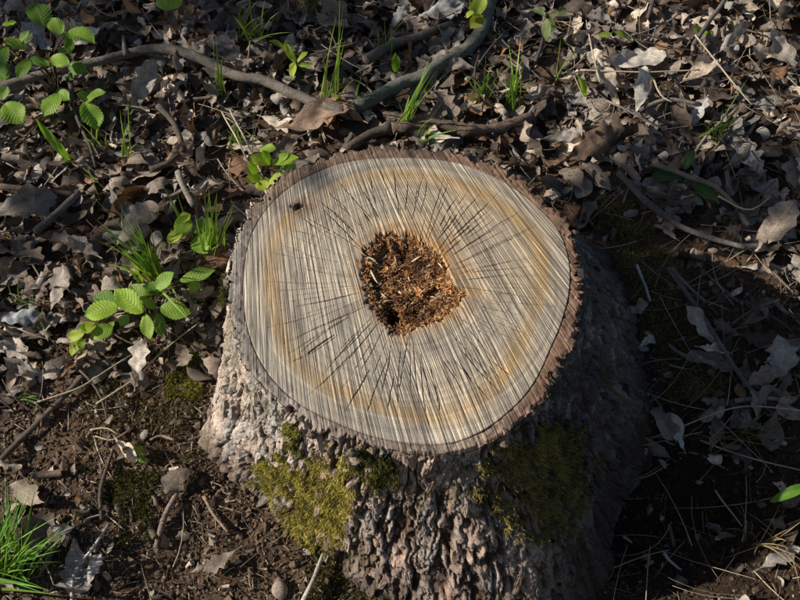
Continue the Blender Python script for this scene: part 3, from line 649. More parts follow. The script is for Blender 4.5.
# ------------------------------------------------------------------ leaves: shapes
def curl(X, Yc, Z, kc, kl, tw):
    if abs(kc) > 1e-3: Z = Z + (1 - np.cos(Yc * kc)) / kc; Yc = np.sin(Yc * kc) / kc
    a = X * tw; Yc, Z = Yc * np.cos(a) - Z * np.sin(a), Yc * np.sin(a) + Z * np.cos(a)
    if abs(kl) > 1e-3:
        xx = X - 0.5; rr = 1 / kl - Z
        X, Z = 0.5 + rr * np.sin(xx * kl), 1 / kl - rr * np.cos(xx * kl)
    return X, Yc, Z
def oak_leaf(rg, nt=26, ns=7, flat=1.0, slim=1.0):
    """lobed dead oak leaf of length 1 along x, petiole at x<0"""
    t = np.concatenate([[-0.16, -0.02], np.linspace(0.02, 1, nt)])[:, None]; s = np.linspace(-1, 1, ns)[None]
    tc = np.clip(t, 0.0, 1); lob = rg.uniform(3.6, 4.6); ph = rg.uniform(0, 1); wd = slim * rg.uniform(0.26, 0.37); deep = rg.uniform(0.14, 0.30) * (0.75 if slim < 1 else 1)
    env = wd * np.sin(np.pi * tc ** rg.uniform(1.15, 1.5)) ** 0.75 * (1 - tc ** 9) + 0.02 * (tc > 0.9)
    side = np.where(s < 0, 0.0, 0.17)
    prof = 1 - deep + deep * np.cos(2 * np.pi * (lob * t + ph + side + 0.55 * noise3(t * 3.1, np.sign(s) * 2.7, rg.uniform(0, 60), 137))) * (0.55 + 0.9 * np.abs(noise3(t * 4, np.sign(s) * 1.3, rg.uniform(0, 60), 138)) * 2).clip(0.3, 1.25)
    prof = 1 - deep * 0.6 + (prof - (1 - deep * 0.6)) * np.abs(s) ** 1.0
    if rg.random() < 0.3: prof = prof * (1 - 0.5 * np.clip(noise3(t * 5, np.sign(s) * 3.3, rg.uniform(0, 9), 131), 0, 1))      # torn edge
    w = np.where(t < 0.03, 0.011, env * prof)
    X = t + 0.10 * np.abs(s) * env / wd * (t > 0); Yc = s * w + 0 * t
    Z = (0.05 * np.abs(s) * np.sin(t * rg.uniform(6, 11) + rg.uniform(0, 6) + (s > 0) * 2) + 0.06 * noise3(X * 6, Yc * 6, rg.uniform(0, 50), 132)) * (t > 0)
    X, Yc, Z = curl(X, Yc, Z, rg.normal(0, 4.2) * flat, rg.normal(0, 1.6) * flat + 1e-2, rg.normal(0, 1.0) * flat)
    V = np.stack([X - 0.5, Yc, Z], -1).reshape(-1, 3); V[:, 2] -= np.percentile(V[:, 2], 12)
    return V, grid_faces(nt + 2, ns), np.stack([t + 0 * s, s + 0 * t], -1).reshape(-1, 2)
def beech_leaf(rg, nt=16, ns=7):
    t = np.linspace(0, 1, nt)[:, None]; s = np.linspace(-1, 1, ns)[None]
    w = rg.uniform(0.22, 0.32) * np.sin(np.pi * t ** 0.9) ** 0.8 + 0.004
    X = t + 0 * s; Yc = s * w; Z = 0.03 * noise3(X * 5, Yc * 5, rg.uniform(0, 50), 133)
    X, Yc, Z = curl(X, Yc, Z, rg.normal(0, 4.5), rg.normal(0, 1.2) + 1e-2, rg.normal(0, 0.8))
    V = np.stack([X - 0.5, Yc, Z], -1).reshape(-1, 3); V[:, 2] -= np.percentile(V[:, 2], 12)
    return V, grid_faces(nt, ns), np.stack([t + 0 * s, s + 0 * t], -1).reshape(-1, 2)
def fragment(rg):
    t = np.linspace(0, 1, 8)[:, None]; s = np.linspace(-1, 1, 5)[None]
    w = 0.35 * np.sin(np.pi * (0.08 + 0.84 * t)) * (1 + 0.6 * noise3(t * 6, s * 1.5, rg.uniform(0, 90), 134))
    X = t + 0.08 * noise3(t * 4, s * 3, rg.uniform(0, 9), 135); Yc = s * w; Z = 0.05 * noise3(X * 4, Yc * 4, rg.uniform(0, 50), 136)
    X, Yc, Z = curl(X, Yc, Z, rg.normal(0, 3.5), rg.normal(0, 2.0) + 1e-2, rg.normal(0, 1))
    V = np.stack([X - 0.5, Yc, Z], -1).reshape(-1, 3); V[:, 2] -= np.percentile(V[:, 2], 15)
    return V, grid_faces(8, 5), np.stack([t + 0 * s, s + 0 * t], -1).reshape(-1, 2)

lrng = np.random.default_rng(77)
pal_c = 1.15 * np.array([[0.085,0.065,0.052],[0.145,0.112,0.09],[0.22,0.178,0.145],[0.34,0.285,0.232],[0.50,0.44,0.37],[0.22,0.125,0.07],[0.23,0.215,0.20]])
pal_p = np.array([0.17,0.18,0.22,0.16,0.07,0.05,0.15])
pal_n = ['dark brown','brown','grey brown','pale brown','pale beige','rusty brown','ash grey']
def leaf_density(x, y):
    """how thickly leaves lie: deep litter behind, thin on the scraped soil in front and near the moss"""
    px, py = to_px(np.stack([x, y, 0 * x], -1))
    d = np.ones_like(x)
    front = sstep(330, 400, py + 0.12 * (px - 150)) * (px < 640)           # scraped soil, lower left
    d = d * (1 - 0.93 * front)
    rightbare = sstep(415, 470, py) * (px >= 560); d = d * (1 - 0.90 * rightbare)
    rmid = (px > 560) * sstep(200, 240, py) * (1 - sstep(415, 470, py)); d = d * (1 - 0.55 * rmid)
    d = d * (1 - 0.93 * in_poly(px, py, [(575,195),(630,200),(680,250),(700,330),(720,400),(640,420),(600,260)]))
    d = np.where((np.abs(x) < 0.75) & (y > -0.45) & (y < 1.05), d, 1.0)
    d = d * np.clip(0.8 + 0.5 * noise3(x * 5, y * 5, 0.3, 140), 0.25, 1)
    rr = np.hypot(x - C0[0], y - C0[1]); lim = np.interp(np.arctan2(y - C0[1], x - C0[0]) % (2 * math.pi), TH, r_base)
    return np.where(rr < lim + 0.012, 0, d)
def litter_spots(n, x0, x1, y0, y1, cap=None):
    out = np.zeros((0, 2))
    while len(out) < n:
        c = np.stack([lrng.uniform(x0, x1, n), lrng.uniform(y0, y1, n)], -1)
        d = leaf_density(c[:, 0], c[:, 1]); out = np.vstack([out, c[lrng.random(n) < d]])
    return out[:n]

# deep litter: one mass of leaves under and around the ones that can be told apart
bag = Bag()
shapes = [oak_leaf(lrng, 15, 6) for _ in range(18)] + [beech_leaf(lrng, 9, 5) for _ in range(4)] + [fragment(lrng) for _ in range(10)]
def scatter(bag, spots, zlo, zhi, smin, smax, tilt, which):
    kind = lrng.choice(which, len(spots))
    for k in np.unique(kind):
        sp = spots[kind == k]; n = len(sp); v0, f0, u0 = shapes[k]
        sc = lrng.uniform(smin, smax, n) * (0.55 if k >= 22 else 0.75 if k >= 16 else 1)
        Mx = rot(n, tilt, lrng) * sc[:, None, None]
        Mx[:, :, 1] *= lrng.choice([-1, 1], n)[:, None]
        T = np.stack([sp[:, 0], sp[:, 1], gh(sp[:, 0], sp[:, 1]) + lrng.uniform(zlo, zhi, n)], -1)
        c = pal_c[lrng.choice(7, n, p=pal_p)] * lrng.uniform(0.6, 1.2, n)[:, None] * np.array([1.03, 1, 0.96])
        bag.many(v0, f0, Mx, T, c, u0)
allk = list(range(32))
scatter(bag, litter_spots(1500, -0.85, 0.9, -0.35, 1.1), 0.0, 0.010, 0.045, 0.085, 0.30, allk)
scatter(bag, litter_spots(1300, -0.85, 0.9, -0.35, 1.1), 0.004, 0.020, 0.04, 0.08, 0.45, allk)
scatter(bag, litter_spots(1800, -0.85, 0.9, -0.35, 1.1), 0.004, 0.028, 0.022, 0.05, 0.55, list(range(16, 32)))
scatter(bag, np.stack([lrng.uniform(-0.7, 0.1, 260), lrng.uniform(-0.33, 0.25, 260)], -1), 0.001, 0.006, 0.012, 0.04, 0.4, list(range(22, 32)))
scatter(bag, np.stack([lrng.uniform(0.25, 0.8, 200), lrng.uniform(-0.33, 0.4, 200)], -1), 0.001, 0.006, 0.015, 0.05, 0.4, list(range(22, 32)))
far = lrng.normal(0, 1.25, (9500, 2)) + np.array([0, 0.35]); far = far[lrng.random(len(far)) < leaf_density(far[:, 0], far[:, 1])]
far = far[(np.abs(far[:, 0]) > 0.8) | (far[:, 1] > 1.05) | (far[:, 1] < -0.33)]
shapes = [oak_leaf(lrng, 9, 4) for _ in range(16)]
scatter(bag, far, 0.0, 0.02, 0.06, 0.105, 0.38, list(range(16)))
obj('leaf_litter', bag.mesh('leaf_litter'), M_litter, kind='stuff', label='deep layer of weathered brown oak leaves covering the ground', cat='leaf litter')

# leaves that can be told apart, one object each
leaf_meshes = []
for k in range(22):
    V, F, U = oak_leaf(lrng) if k < 15 else beech_leaf(lrng) if k < 18 else fragment(lrng)
    leaf_meshes.append(mesh('dead_leaf', V, F, U))
def put_leaf(me, x, y, dz, size, yaw, tx, ty, colr, label, group=None):
    o = obj('dead_leaf', me, M_leaf, label=label, cat='leaf', group=group, loc=(x, y, float(gh(x, y)) + dz))
    o.scale = (size,) * 3; o.rotation_euler = (tx, ty, yaw); o.color = (*colr, 1); return o
LAND = [(130,52,'the long crooked branch'),(255,25,'the top grass tuft'),(60,40,'the corner shoots'),(90,115,'the shoots by the side twig'),(15,208,'the left picture edge'),(110,210,'the left leaning grass'),(150,312,'the pleated seedling'),
 (265,175,'the rim seedling'),(315,128,'the holed brown oak leaf'),(385,45,'the short straight stick'),(440,70,'the thick curved branch'),(480,127,'the flaking stick behind the rim'),(515,70,'the fresh grass tufts'),(632,70,'the long pale curled leaf'),
 (710,40,'the slanting upper right twig'),(780,15,'the upper right corner'),(715,140,'the dark grass tuft'),(685,180,'the dark broad leaf rosette'),(650,225,'the long dark right twig'),(785,238,'the right picture edge'),(710,330,'the crossed twigs'),
 (745,430,'the tangled brownish grass'),(690,540,'the dark hollow'),(765,545,'the dry straw tuft'),(40,420,'the straight dark stick'),(20,560,'the lower left grass'),(100,560,'the whitish twig'),(175,510,'the reddish stick'),(290,585,'the pale twig stub'),(190,160,'the hooked dark twig'),(215,250,'the upright grass by the rim')]
told = []
def tell_apart(told):
    for lab in {t[0] for t in told}:
        g = sorted([t for t in told if t[0] == lab], key=lambda t: t[1])
        if len(g) > 1:
            w = ['nearer one', 'farther one'] if len(g) == 2 else ['nearest one', 'second nearest one', 'third nearest one', 'farthest one'][:len(g) - 1] + ['farthest one']
            for t, q_ in zip(g, w): t[2]['label'] = lab + ', ' + q_
sp = litter_spots(255, -0.66, 0.72, -0.30, 0.98)
for x, y in sp:
    ci = lrng.choice(7, p=pal_p); px, py = to_px(np.array([x, y, 0.0]))
    k0 = None
    k = lrng.choice(22, p=[0.05] * 15 + [0.05] * 3 + [0.025] * 4)
    size = lrng.uniform(0.040, 0.088) * (0.6 if k >= 15 else 1)
    lm = min(LAND, key=lambda q_: math.hypot(q_[0] - px, q_[1] - py)); dx, dy = px - lm[0], py - lm[1]
    where = ('left of' if dx < 0 else 'right of') if abs(dx) > abs(dy) else ('above' if dy < 0 else 'below')
    if 'edge' in lm[2] or 'corner' in lm[2] or 'hollow' in lm[2]: where = 'near'
    sz = 'small ' if size < 0.050 else 'large ' if size > 0.074 else ''
    kd_ = 'oak leaf' if k < 15 else 'oval leaf' if k < 18 else 'leaf scrap'
    lab = f'{sz}{pal_n[ci]} dead {kd_} {where} {lm[2]}'
    o_leaf = put_leaf(leaf_meshes[k], x, y, lrng.uniform(0.008, 0.026), size, lrng.uniform(0, 6.28), lrng.normal(0, 0.36), lrng.normal(0, 0.36), pal_c[ci] * lrng.uniform(0.75, 1.15) * np.array([1.03, 1, 0.96]), lab, f'dead leaves around {lm[2]}')
    told.append((lab, math.hypot(dx, dy), o_leaf))
tell_apart(told)
# leaves one can point at: px centre, length in px, turn, colour, tilt, curl flatness
named = [
 (312,126,70, 0.25,(0.25,0.17,0.125), 0.40,0.55,'large brown oak leaf with holes leaning behind the stump rim'),
 (345,117,40, 2.6,(0.32,0.19,0.11), 0.4,0.6,'small orange brown leaf tip above the stump rim'),
 (146,94,58, 1.2,(0.30,0.27,0.235), 0.5,0.9,'big curled grey leaf under the long branch'),
 (92,38,52, 0.5,(0.42,0.42,0.42), 0.2,0.6,'pale bluish grey leaf beside the green shoots, top left'),
 (40,40,44, 2.4,(0.30,0.30,0.30), 0.15,0.4,'flat grey leaf under the top left shoots'),
 (139,362,42, 1.5,(0.55,0.48,0.40), 0.25,0.8,'whitish lobed leaf on the soil near the left foot'),
 (684,428,26, 1.9,(0.50,0.50,0.48), 0.2,0.5,'single pale leaf lying in the stump shadow'),
 (632,66,56, 0.1,(0.46,0.41,0.35), 0.3,1.0,'long pale curled leaf in the upper right litter'),
 (637,98,46, 1.4,(0.52,0.48,0.43), 0.3,1.0,'whitish rolled leaf standing below the long pale leaf'),
 (606,92,44, 2.0,(0.46,0.38,0.30), 0.3,0.5,'broad light tan leaf right of the grass shoots'),
 (696,78,44, 0.6,(0.50,0.40,0.30), 0.25,0.6,'sunlit tan leaf high on the right'),
 (768,238,62, 0.9,(0.34,0.27,0.21), 0.35,0.5,'large light brown leaf at the right edge in shade'),
 (538,98,30, 0.4,(0.42,0.38,0.33), 0.3,0.9,'pale jagged leaf just behind the stump on the right'),
 (700,328,46, 2.2,(0.36,0.30,0.25), 0.2,0.4,'pale brown leaf lying across the crossed twigs'),
 (24,208,62, 0.3,(0.20,0.175,0.15), 0.2,0.3,'broad grey brown leaf at the left edge'),
 (399,18,24, 1.0,(0.56,0.54,0.50), 0.3,0.7,'small whitish leaf at the top behind the stump'),
 (440,16,44, 0.3,(0.40,0.39,0.38), 0.2,0.4,'pale grey leaf beside the thick branch'),
 (452,68,40, 2.9,(0.30,0.25,0.21), 0.3,0.5,'grey brown leaf below the thick branch'),
 (590,152,60, 0.5,(0.19,0.125,0.085), 0.2,0.4,'dark reddish brown leaf at the right rear of the stump'),
 (560,140,36, 0.2,(0.36,0.32,0.28), 0.25,0.6,'pale bent leaf resting against the rear right litter'),
 (696,118,34, 1.1,(0.42,0.40,0.38), 0.3,0.5,'greyish leaf left of the dark grass tuft'),
 (780,60,50, 2.1,(0.40,0.34,0.28), 0.25,0.5,'tan leaf at the upper right edge'),
 (730,45,40, 0.8,(0.42,0.36,0.30), 0.3,0.8,'bent tan leaf under the slanting twig, upper right'),
 (135,230,50, 0.9,(0.34,0.29,0.24), 0.3,0.6,'lit grey leaf behind the left grass tuft'),
 (85,250,34, 2.6,(0.40,0.33,0.27), 0.35,0.6,'small light brown leaf left of the grass tuft'),
 (60,290,46, 1.3,(0.33,0.28,0.24), 0.35,0.7,'grey leaf left of the pleated green seedling'),
 (20,318,40, 0.2,(0.36,0.37,0.375), 0.15,0.7,'pale blue grey leaf at the left edge'),
 (95,570,32, 1.2,(0.44,0.40,0.36), 0.3,0.6,'pale leaf beside the white twig, lower left'),
 (760,378,34, 0.5,(0.25,0.19,0.145), 0.3,0.5,'brown leaf at the right edge above the dry grass'),
 (345,105,46, 0.0,(0.22,0.17,0.14), 0.5,0.6,'grey brown leaf tucked under the branch end'),
 (180,160,34, 0.6,(0.27,0.17,0.115), 0.3,0.5,'brown leaf beside the short twig, upper left'),
 (645,345,16, 0.6,(0.38,0.33,0.28), 0.2,0.4,'tiny leaf scrap on the dark moss'),
]
for (a, b, l, ang, colr, tl, fl, lab) in named:
    V, F, U = oak_leaf(lrng, 34, 9, fl, 0.8)
    p = at(a, b, 0.02); dep = (p - CAM) @ FW
    on_moss = lab.endswith('moss')
    o = put_leaf(mesh('dead_leaf', V, F, U), p[0], p[1], 0.030, 1.12 * l * dep / FPX, ang, 0, 0, colr, lab)
    o.rotation_euler = (Matrix.Rotation(0.25 + tl * 0.7, 3, 'X') @ Matrix.Rotation(lrng.normal(0, tl * 0.5), 3, 'Y') @ Matrix.Rotation(ang, 3, 'Z')).to_euler()

# ------------------------------------------------------------------ soil crumbs and plant debris
ph = (1 + 5 ** 0.5) / 2
ico = np.array([[-1,ph,0],[1,ph,0],[-1,-ph,0],[1,-ph,0],[0,-1,ph],[0,1,ph],[0,-1,-ph],[0,1,-ph],[ph,0,-1],[ph,0,1],[-ph,0,-1],[-ph,0,1]], float) / 1.9
icf = np.array([[0,11,5],[0,5,1],[0,1,7],[0,7,10],[0,10,11],[1,5,9],[5,11,4],[11,10,2],[10,7,6],[7,1,8],[3,9,4],[3,4,2],[3,2,6],[3,6,8],[3,8,9],[4,9,5],[2,4,11],[6,2,10],[8,6,7],[9,8,1]])
bag = Bag()
def off_stump(c, m=0.0):
    rr = np.hypot(c[:, 0] - C0[0], c[:, 1] - C0[1]); lim = np.interp(np.arctan2(c[:, 1] - C0[1], c[:, 0] - C0[0]) % (2 * math.pi), TH, r_base)
    return c[rr > lim + m]
for k in range(8):
    n = 1100
    c = off_stump(np.stack([lrng.uniform(-0.75, 0.8, n), lrng.uniform(-0.36, 0.55, n)], -1)); n = len(c)
    v0 = ico * lrng.uniform(0.6, 1.25, (12, 1))
    sz = 0.0012 + lrng.gamma(1.6, 0.0012, n); Mx = rot(n, 1.0, lrng) * sz[:, None, None] * lrng.uniform(0.6, 1.2, (n, 1, 3))
    col = np.array([0.11, 0.075, 0.05]) * lrng.uniform(0.45, 1.9, n)[:, None]; col = col * (1 - 0.72 * np.exp(-(((c[:, :1] - 0.40) / 0.26) ** 2 + ((c[:, 1:] + 0.12) / 0.24) ** 2)))  # crumbs get the same painted shade as the soil, lower right
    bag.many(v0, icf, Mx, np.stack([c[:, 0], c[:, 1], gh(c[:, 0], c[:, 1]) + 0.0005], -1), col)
oct_v = np.array([[1,0,0],[-1,0,0],[0,1,0],[0,-1,0],[0,0,1],[0,0,-1]], float); oct_f = np.array([[0,2,4],[2,1,4],[1,3,4],[3,0,4],[2,0,5],[1,2,5],[3,1,5],[0,3,5]])
for k in range(6):
    n = 4200; c = off_stump(np.stack([lrng.uniform(-0.62, 0.2, n), lrng.uniform(-0.34, 0.16, n)], -1) if k < 4 else np.stack([lrng.uniform(0.2, 0.7, n), lrng.uniform(-0.34, 0.2, n)], -1)); n = len(c)
    sz = 0.0008 + lrng.gamma(1.5, 0.0009, n); col = np.array([0.11, 0.075, 0.05]) * lrng.uniform(0.4, 2.0, n)[:, None]; col = col * (1 - 0.72 * np.exp(-(((c[:, :1] - 0.40) / 0.26) ** 2 + ((c[:, 1:] + 0.12) / 0.24) ** 2))); pale_ = lrng.random(n) < 0.05; col[pale_] = np.array([0.30, 0.25, 0.19]) * lrng.uniform(0.6, 1.2, pale_.sum())[:, None]  # fine crumbs darkened with the painted shade as well
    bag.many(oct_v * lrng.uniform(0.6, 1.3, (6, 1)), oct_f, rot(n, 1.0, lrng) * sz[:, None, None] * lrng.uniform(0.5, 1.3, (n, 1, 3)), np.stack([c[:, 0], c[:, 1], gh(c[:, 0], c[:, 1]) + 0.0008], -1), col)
obj('soil_crumbs', bag.mesh('soil_crumbs', False), M_crumb, kind='stuff', label='loose dark brown soil crumbs on the bare ground', cat='soil')
bag = Bag()
def debris(n, x0, x1, y0, y1, lmin, lmax, rmin, rmax, zmax, cols, keep=None):
    c = off_stump(np.stack([lrng.uniform(x0, x1, n), lrng.uniform(y0, y1, n)], -1), 0.006)
    for x, y in c:
        l = lrng.uniform(lmin, lmax); a = lrng.uniform(0, 6.28); m = 4 if l < 0.03 else 6
        u = np.linspace(-0.5, 0.5, m); bend = lrng.normal(0, 0.25)
        X = x + l * (u * math.cos(a) - bend * u * u * math.sin(a)); Y_ = y + l * (u * math.sin(a) + bend * u * u * math.cos(a))
        Z = gh(X, Y_) * 0.5 + float(gh(x, y)) * 0.5 + lrng.uniform(0.001, zmax) + u * l * lrng.normal(0, 0.18)
        r = lrng.uniform(rmin, rmax)
        V, F = tube(np.stack([X, Y_, Z], -1), r * np.linspace(1, 0.55, m), 4)
        bag.add(V, F, np.array(cols[lrng.integers(len(cols))]) * lrng.uniform(0.6, 1.3))
straw_c = [(0.36,0.29,0.19),(0.28,0.21,0.14),(0.16,0.11,0.075),(0.10,0.07,0.05),(0.42,0.36,0.27)]
debris(2200, -0.66, 0.25, -0.33, 0.22, 0.006, 0.03, 0.0003, 0.0008, 0.004, straw_c)
debris(1100, -0.3, 0.75, -0.33, 0.35, 0.006, 0.035, 0.0003, 0.0007, 0.004, [(0.12,0.09,0.07),(0.20,0.16,0.12),(0.08,0.06,0.045)])
debris(420, -0.75, 0.8, -0.3, 1.05, 0.03, 0.11, 0.0004, 0.0011, 0.03, straw_c)
debris(330, 0.15, 0.8, -0.3, 1.0, 0.05, 0.16, 0.0004, 0.0010, 0.03, [(0.40,0.33,0.22),(0.22,0.17,0.12)])
debris(170, -0.75, 0.8, 0.0, 1.05, 0.05, 0.17, 0.0011, 0.0026, 0.03, [(0.12,0.10,0.085),(0.17,0.14,0.11),(0.09,0.07,0.055),(0.24,0.21,0.18)])
debris(900, -0.66, 0.25, -0.33, 0.22, 0.004, 0.012, 0.0005, 0.0013, 0.004, straw_c)
obj('plant_debris', bag.mesh('plant_debris'), M_straw, kind='stuff', label='fine straw, rootlets and twig scraps strewn over the soil', cat='plant debris')

# ------------------------------------------------------------------ branches and twigs
def stick(name, pts, w0, w1, colr, label, lift=0.0, seg=9, n=None, rough=0.35, buds=0, part_of=None, zs=None, mat=None, cat='twig'):
    """pts in px, widths in px; lies on the ground at the height lift (+ optional zs per point)"""
    P = []
    for k, (a, b) in enumerate(pts):
        p = at(a, b, lift + (zs[k] if zs else 0)); g = float(gh(p[0], p[1]))
        P.append(at(a, b, g + lift + (zs[k] if zs else 0)))
    P = np.array(P); L = np.linalg.norm(np.diff(P, axis=0), axis=1).sum()
    n = n or max(8, int(L / 0.012)); Q = smooth_path(P, n)
    Q[:, :2] += 0.0012 * np.stack([noise3(np.arange(n) * 0.3, len(pts), k, 150) for k in (1, 2)], -1)
    dep = ((Q - CAM) @ FW); rad = np.linspace(w0, w1, n) / 2 * dep / FPX
    knots = 1 + 0.35 * np.clip(noise3(np.arange(n) * 0.23, pts[0][0] * 0.37, 0.5, 151) - 0.15, 0, 1)
    V, F = tube(Q, rad * knots, seg, rough, int(pts[0][0]) % 97)
    u = noise3(V[:, 0] * 60, V[:, 1] * 60, V[:, 2] * 60, 152)
    col = np.array(colr) * (1 + 0.45 * u)[:, None]
    me = mesh(name, V, F, None, np.clip(col, 0.01, 0.9))
    if part_of is not None: return obj(name, me, mat or M_twig, part_of), Q
    return obj(name, me, mat or M_twig, label=label, cat=cat), Q
gb, gg, db = (0.155,0.13,0.105), (0.125,0.125,0.10), (0.085,0.068,0.055)
root, Q = stick('fallen_branch', [(-25,97),(0,88),(40,75),(70,68),(100,61),(130,53),(155,49),(185,53),(210,63),(235,75),(265,81),(290,92),(318,104),(345,112)], 8.5, 11, gb, 'long crooked grey branch with a hanging side twig, upper left', 0.045, 10, 70, cat='branch')
stick('side_twig', [(70,69),(73,100),(80,125),(90,146),(96,168)], 5, 3, db, '', 0.03, 7, part_of=root, zs=[0.012, 0.006, 0, 0, -0.01])
stick('broken_stub', [(126,55),(124,44),(123,36)], 5, 3, gb, '', 0.05, 7, part_of=root)
root, Q = stick('fallen_branch', [(348,110),(375,98),(400,84),(425,75),(445,60),(465,50),(480,33),(488,8),(490,-20)], 12, 15, gg, 'thick curved greenish grey branch behind the stump, top centre', 0.03, 12, 60, cat='branch')
stick('knot_stub', [(397,86),(395,80),(393,76)], 8, 6, gb, '', 0.036, 7, part_of=root)
stick('fallen_branch', [(366,60),(395,44),(420,36),(452,24)], 11, 8, gb, 'short straight grey stick above the thick branch', 0.028, 10, cat='branch')
stick('fallen_branch', [(392,128),(430,123),(470,130),(500,127),(533,115)], 12, 10, (0.14,0.10,0.075), 'flaking brown stick lying close behind the stump', 0.03, 10, 40, rough=0.7, cat='branch')
stick('fallen_branch', [(345,150),(370,135),(392,128)], 9, 11, db, 'dark short stick behind the top rim', 0.025, 9, cat='branch')
TW = [
 ([(652,163),(690,177),(716,187),(738,208)], 6, 4, (0.20,0.16,0.12), 'brown twig beside the dark broad leaves, right', 0.04),
 ([(618,172),(648,203),(680,226),(745,248)], 7, 5, (0.11,0.095,0.085), 'long dark twig crossing the right rear litter', 0.035),
 ([(668,268),(700,312),(740,375),(758,398)], 5, 4, (0.13,0.11,0.10), 'longer of two crossed twigs on the right', 0.026),
 ([(672,268),(690,288),(706,302)], 4, 3, (0.15,0.125,0.11), 'short twig touching the longer crossed twig, right', 0.034),
 ([(-6,467),(30,430),(60,401),(86,374)], 7, 5, (0.105,0.08,0.065), 'straight dark brown stick on the soil at the left edge', 0.012),
 ([(156,548),(164,518),(177,492),(187,470)], 6, 5, (0.21,0.155,0.125), 'short reddish brown stick on the lower left soil', 0.010),
 ([(72,612),(75,572),(94,546),(109,524)], 4, 3, (0.40,0.38,0.36), 'angled whitish grey twig at the lower left', 0.016),
 ([(298,612),(314,578),(323,554)], 5, 4, (0.42,0.38,0.32), 'pale twig stub at the bottom edge before the stump', 0.02),
 ([(102,520),(100,495),(106,470),(113,450)], 4, 3, db, 'dark crooked rootlet left of the reddish stick', 0.008),
 ([(204,496),(214,515),(228,532)], 4, 3, (0.25,0.18,0.13), 'small bent twig on the soil below the left bark', 0.008),
 ([(36,232),(58,212),(80,192)], 9, 7, (0.13,0.11,0.095), 'stout grey stick in the left litter', 0.03),
 ([(0,186),(35,190),(75,194)], 6, 5, db, 'dark twig lying level in the left litter', 0.032),
 ([(178,172),(184,188),(194,206)], 7, 6, (0.24,0.20,0.165), 'pale thick stick end left of the stump', 0.035),
 ([(158,106),(173,122),(181,142),(183,152)], 6, 5, db, 'curved dark twig hooking down below the branch', 0.035),
 ([(150,170),(168,163),(182,152)], 6, 5, db, 'short dark twig under the hooked one', 0.03),
 ([(694,44),(706,26),(728,-4)], 5, 4, (0.13,0.11,0.09), 'slanting dark twig at the upper right', 0.045),
 ([(735,401),(765,398),(792,402)], 5, 4, (0.26,0.24,0.22), 'pale forked twig at the right edge', 0.015),
 ([(655,-6),(648,18)], 5, 4, db, 'short upright twig at the top right', 0.04),
 ([(533,68),(540,50),(543,38)], 4, 3, db, 'thin dark twig behind the pale green shoot', 0.035),
 ([(690,160),(712,130),(738,108)], 3, 2.5, (0.26,0.21,0.15), 'thin brown stem leaning by the right grass', 0.03),
 ([(640,110),(666,100),(700,104)], 5, 4, (0.20,0.165,0.135), 'grey twig below the long pale leaf, upper right', 0.036),
 ([(720,362),(740,372),(762,392)], 4, 3, (0.17,0.14,0.115), 'thin grey twig near the right edge leaf', 0.014),
 ([(637,265),(645,285),(650,301)], 3, 2.5, (0.34,0.33,0.31), 'pale twig scrap on the dark moss', 0.02),
 ([(664,553),(672,563),(681,570)], 4, 2, (0.42,0.40,0.38), 'pale splinter in the dark hollow', 0.006),
 ([(175,440),(160,436),(150,440)], 3, 2, (0.27,0.2,0.14), 'tiny twig on the soil left of the bark', 0.006),
 ([(222,440),(205,436),(188,440)], 2, 2, db, 'thin dark rootlet by the left foot', 0.006),
 ([(660,458),(690,452),(728,470)], 3, 2, (0.18,0.15,0.13), 'dull twig beside the dry grass, lower right', 0.008),
]
for pts, a, b, c, lab, lf in TW: stick('twig', pts, a, b, c, lab, lf, 7)
STR = [
 ([(34,403),(80,387),(120,362),(152,344)], 'pale straw lying from the left soil towards the seedling', 0.02),
 ([(90,430),(105,428),(118,434)], 'short bent straw on the left soil', 0.006),
 ([(96,404),(135,378),(162,352),(200,322)], 'longer straw beside the whitish leaf', 0.02),
 ([(628,447),(678,428),(740,407),(812,412)], 'long pale straw crossing the shadow, right', 0.03),
 ([(580,70),(640,72),(700,70)], 'straight straw over the upper right litter', 0.05),
 ([(695,35),(715,60),(735,85),(752,105)], 'long straw slanting through the upper right', 0.05),
 ([(654,80),(664,98),(672,102)], 'short straw right of the rolled leaf', 0.05),
 ([(600,82),(592,50),(586,20)], 'thin stem standing behind the tan leaf', 0.05),
 ([(718,196),(750,210),(772,196)], 'looped pale straw near the right edge', 0.045),
 ([(222,112),(240,145),(256,180)], 'dry stem leaning left of the small rim seedling', 0.06),
 ([(230,110),(248,145),(268,188)], 'second dry stem beside the rim seedling', 0.07),
 ([(700,440),(740,455),(800,470)], 'straw in the lower right shadow', 0.02),
 ([(715,490),(728,508),(742,526)], 'short straw below the dry tuft, lower right', 0.02),
 ([(130,430),(112,440),(95,436)], 'bleached straw on soil by the dark stick', 0.006),
 ([(85,520),(100,515),(125,530)], 'bleached rootlet near the whitish twig', 0.006),
]
for pts, lab, lf in STR: stick('straw', pts, 2.0, 1.4, (0.40,0.33,0.23), lab, lf, 5, mat=M_straw, rough=0.1, cat='straw')

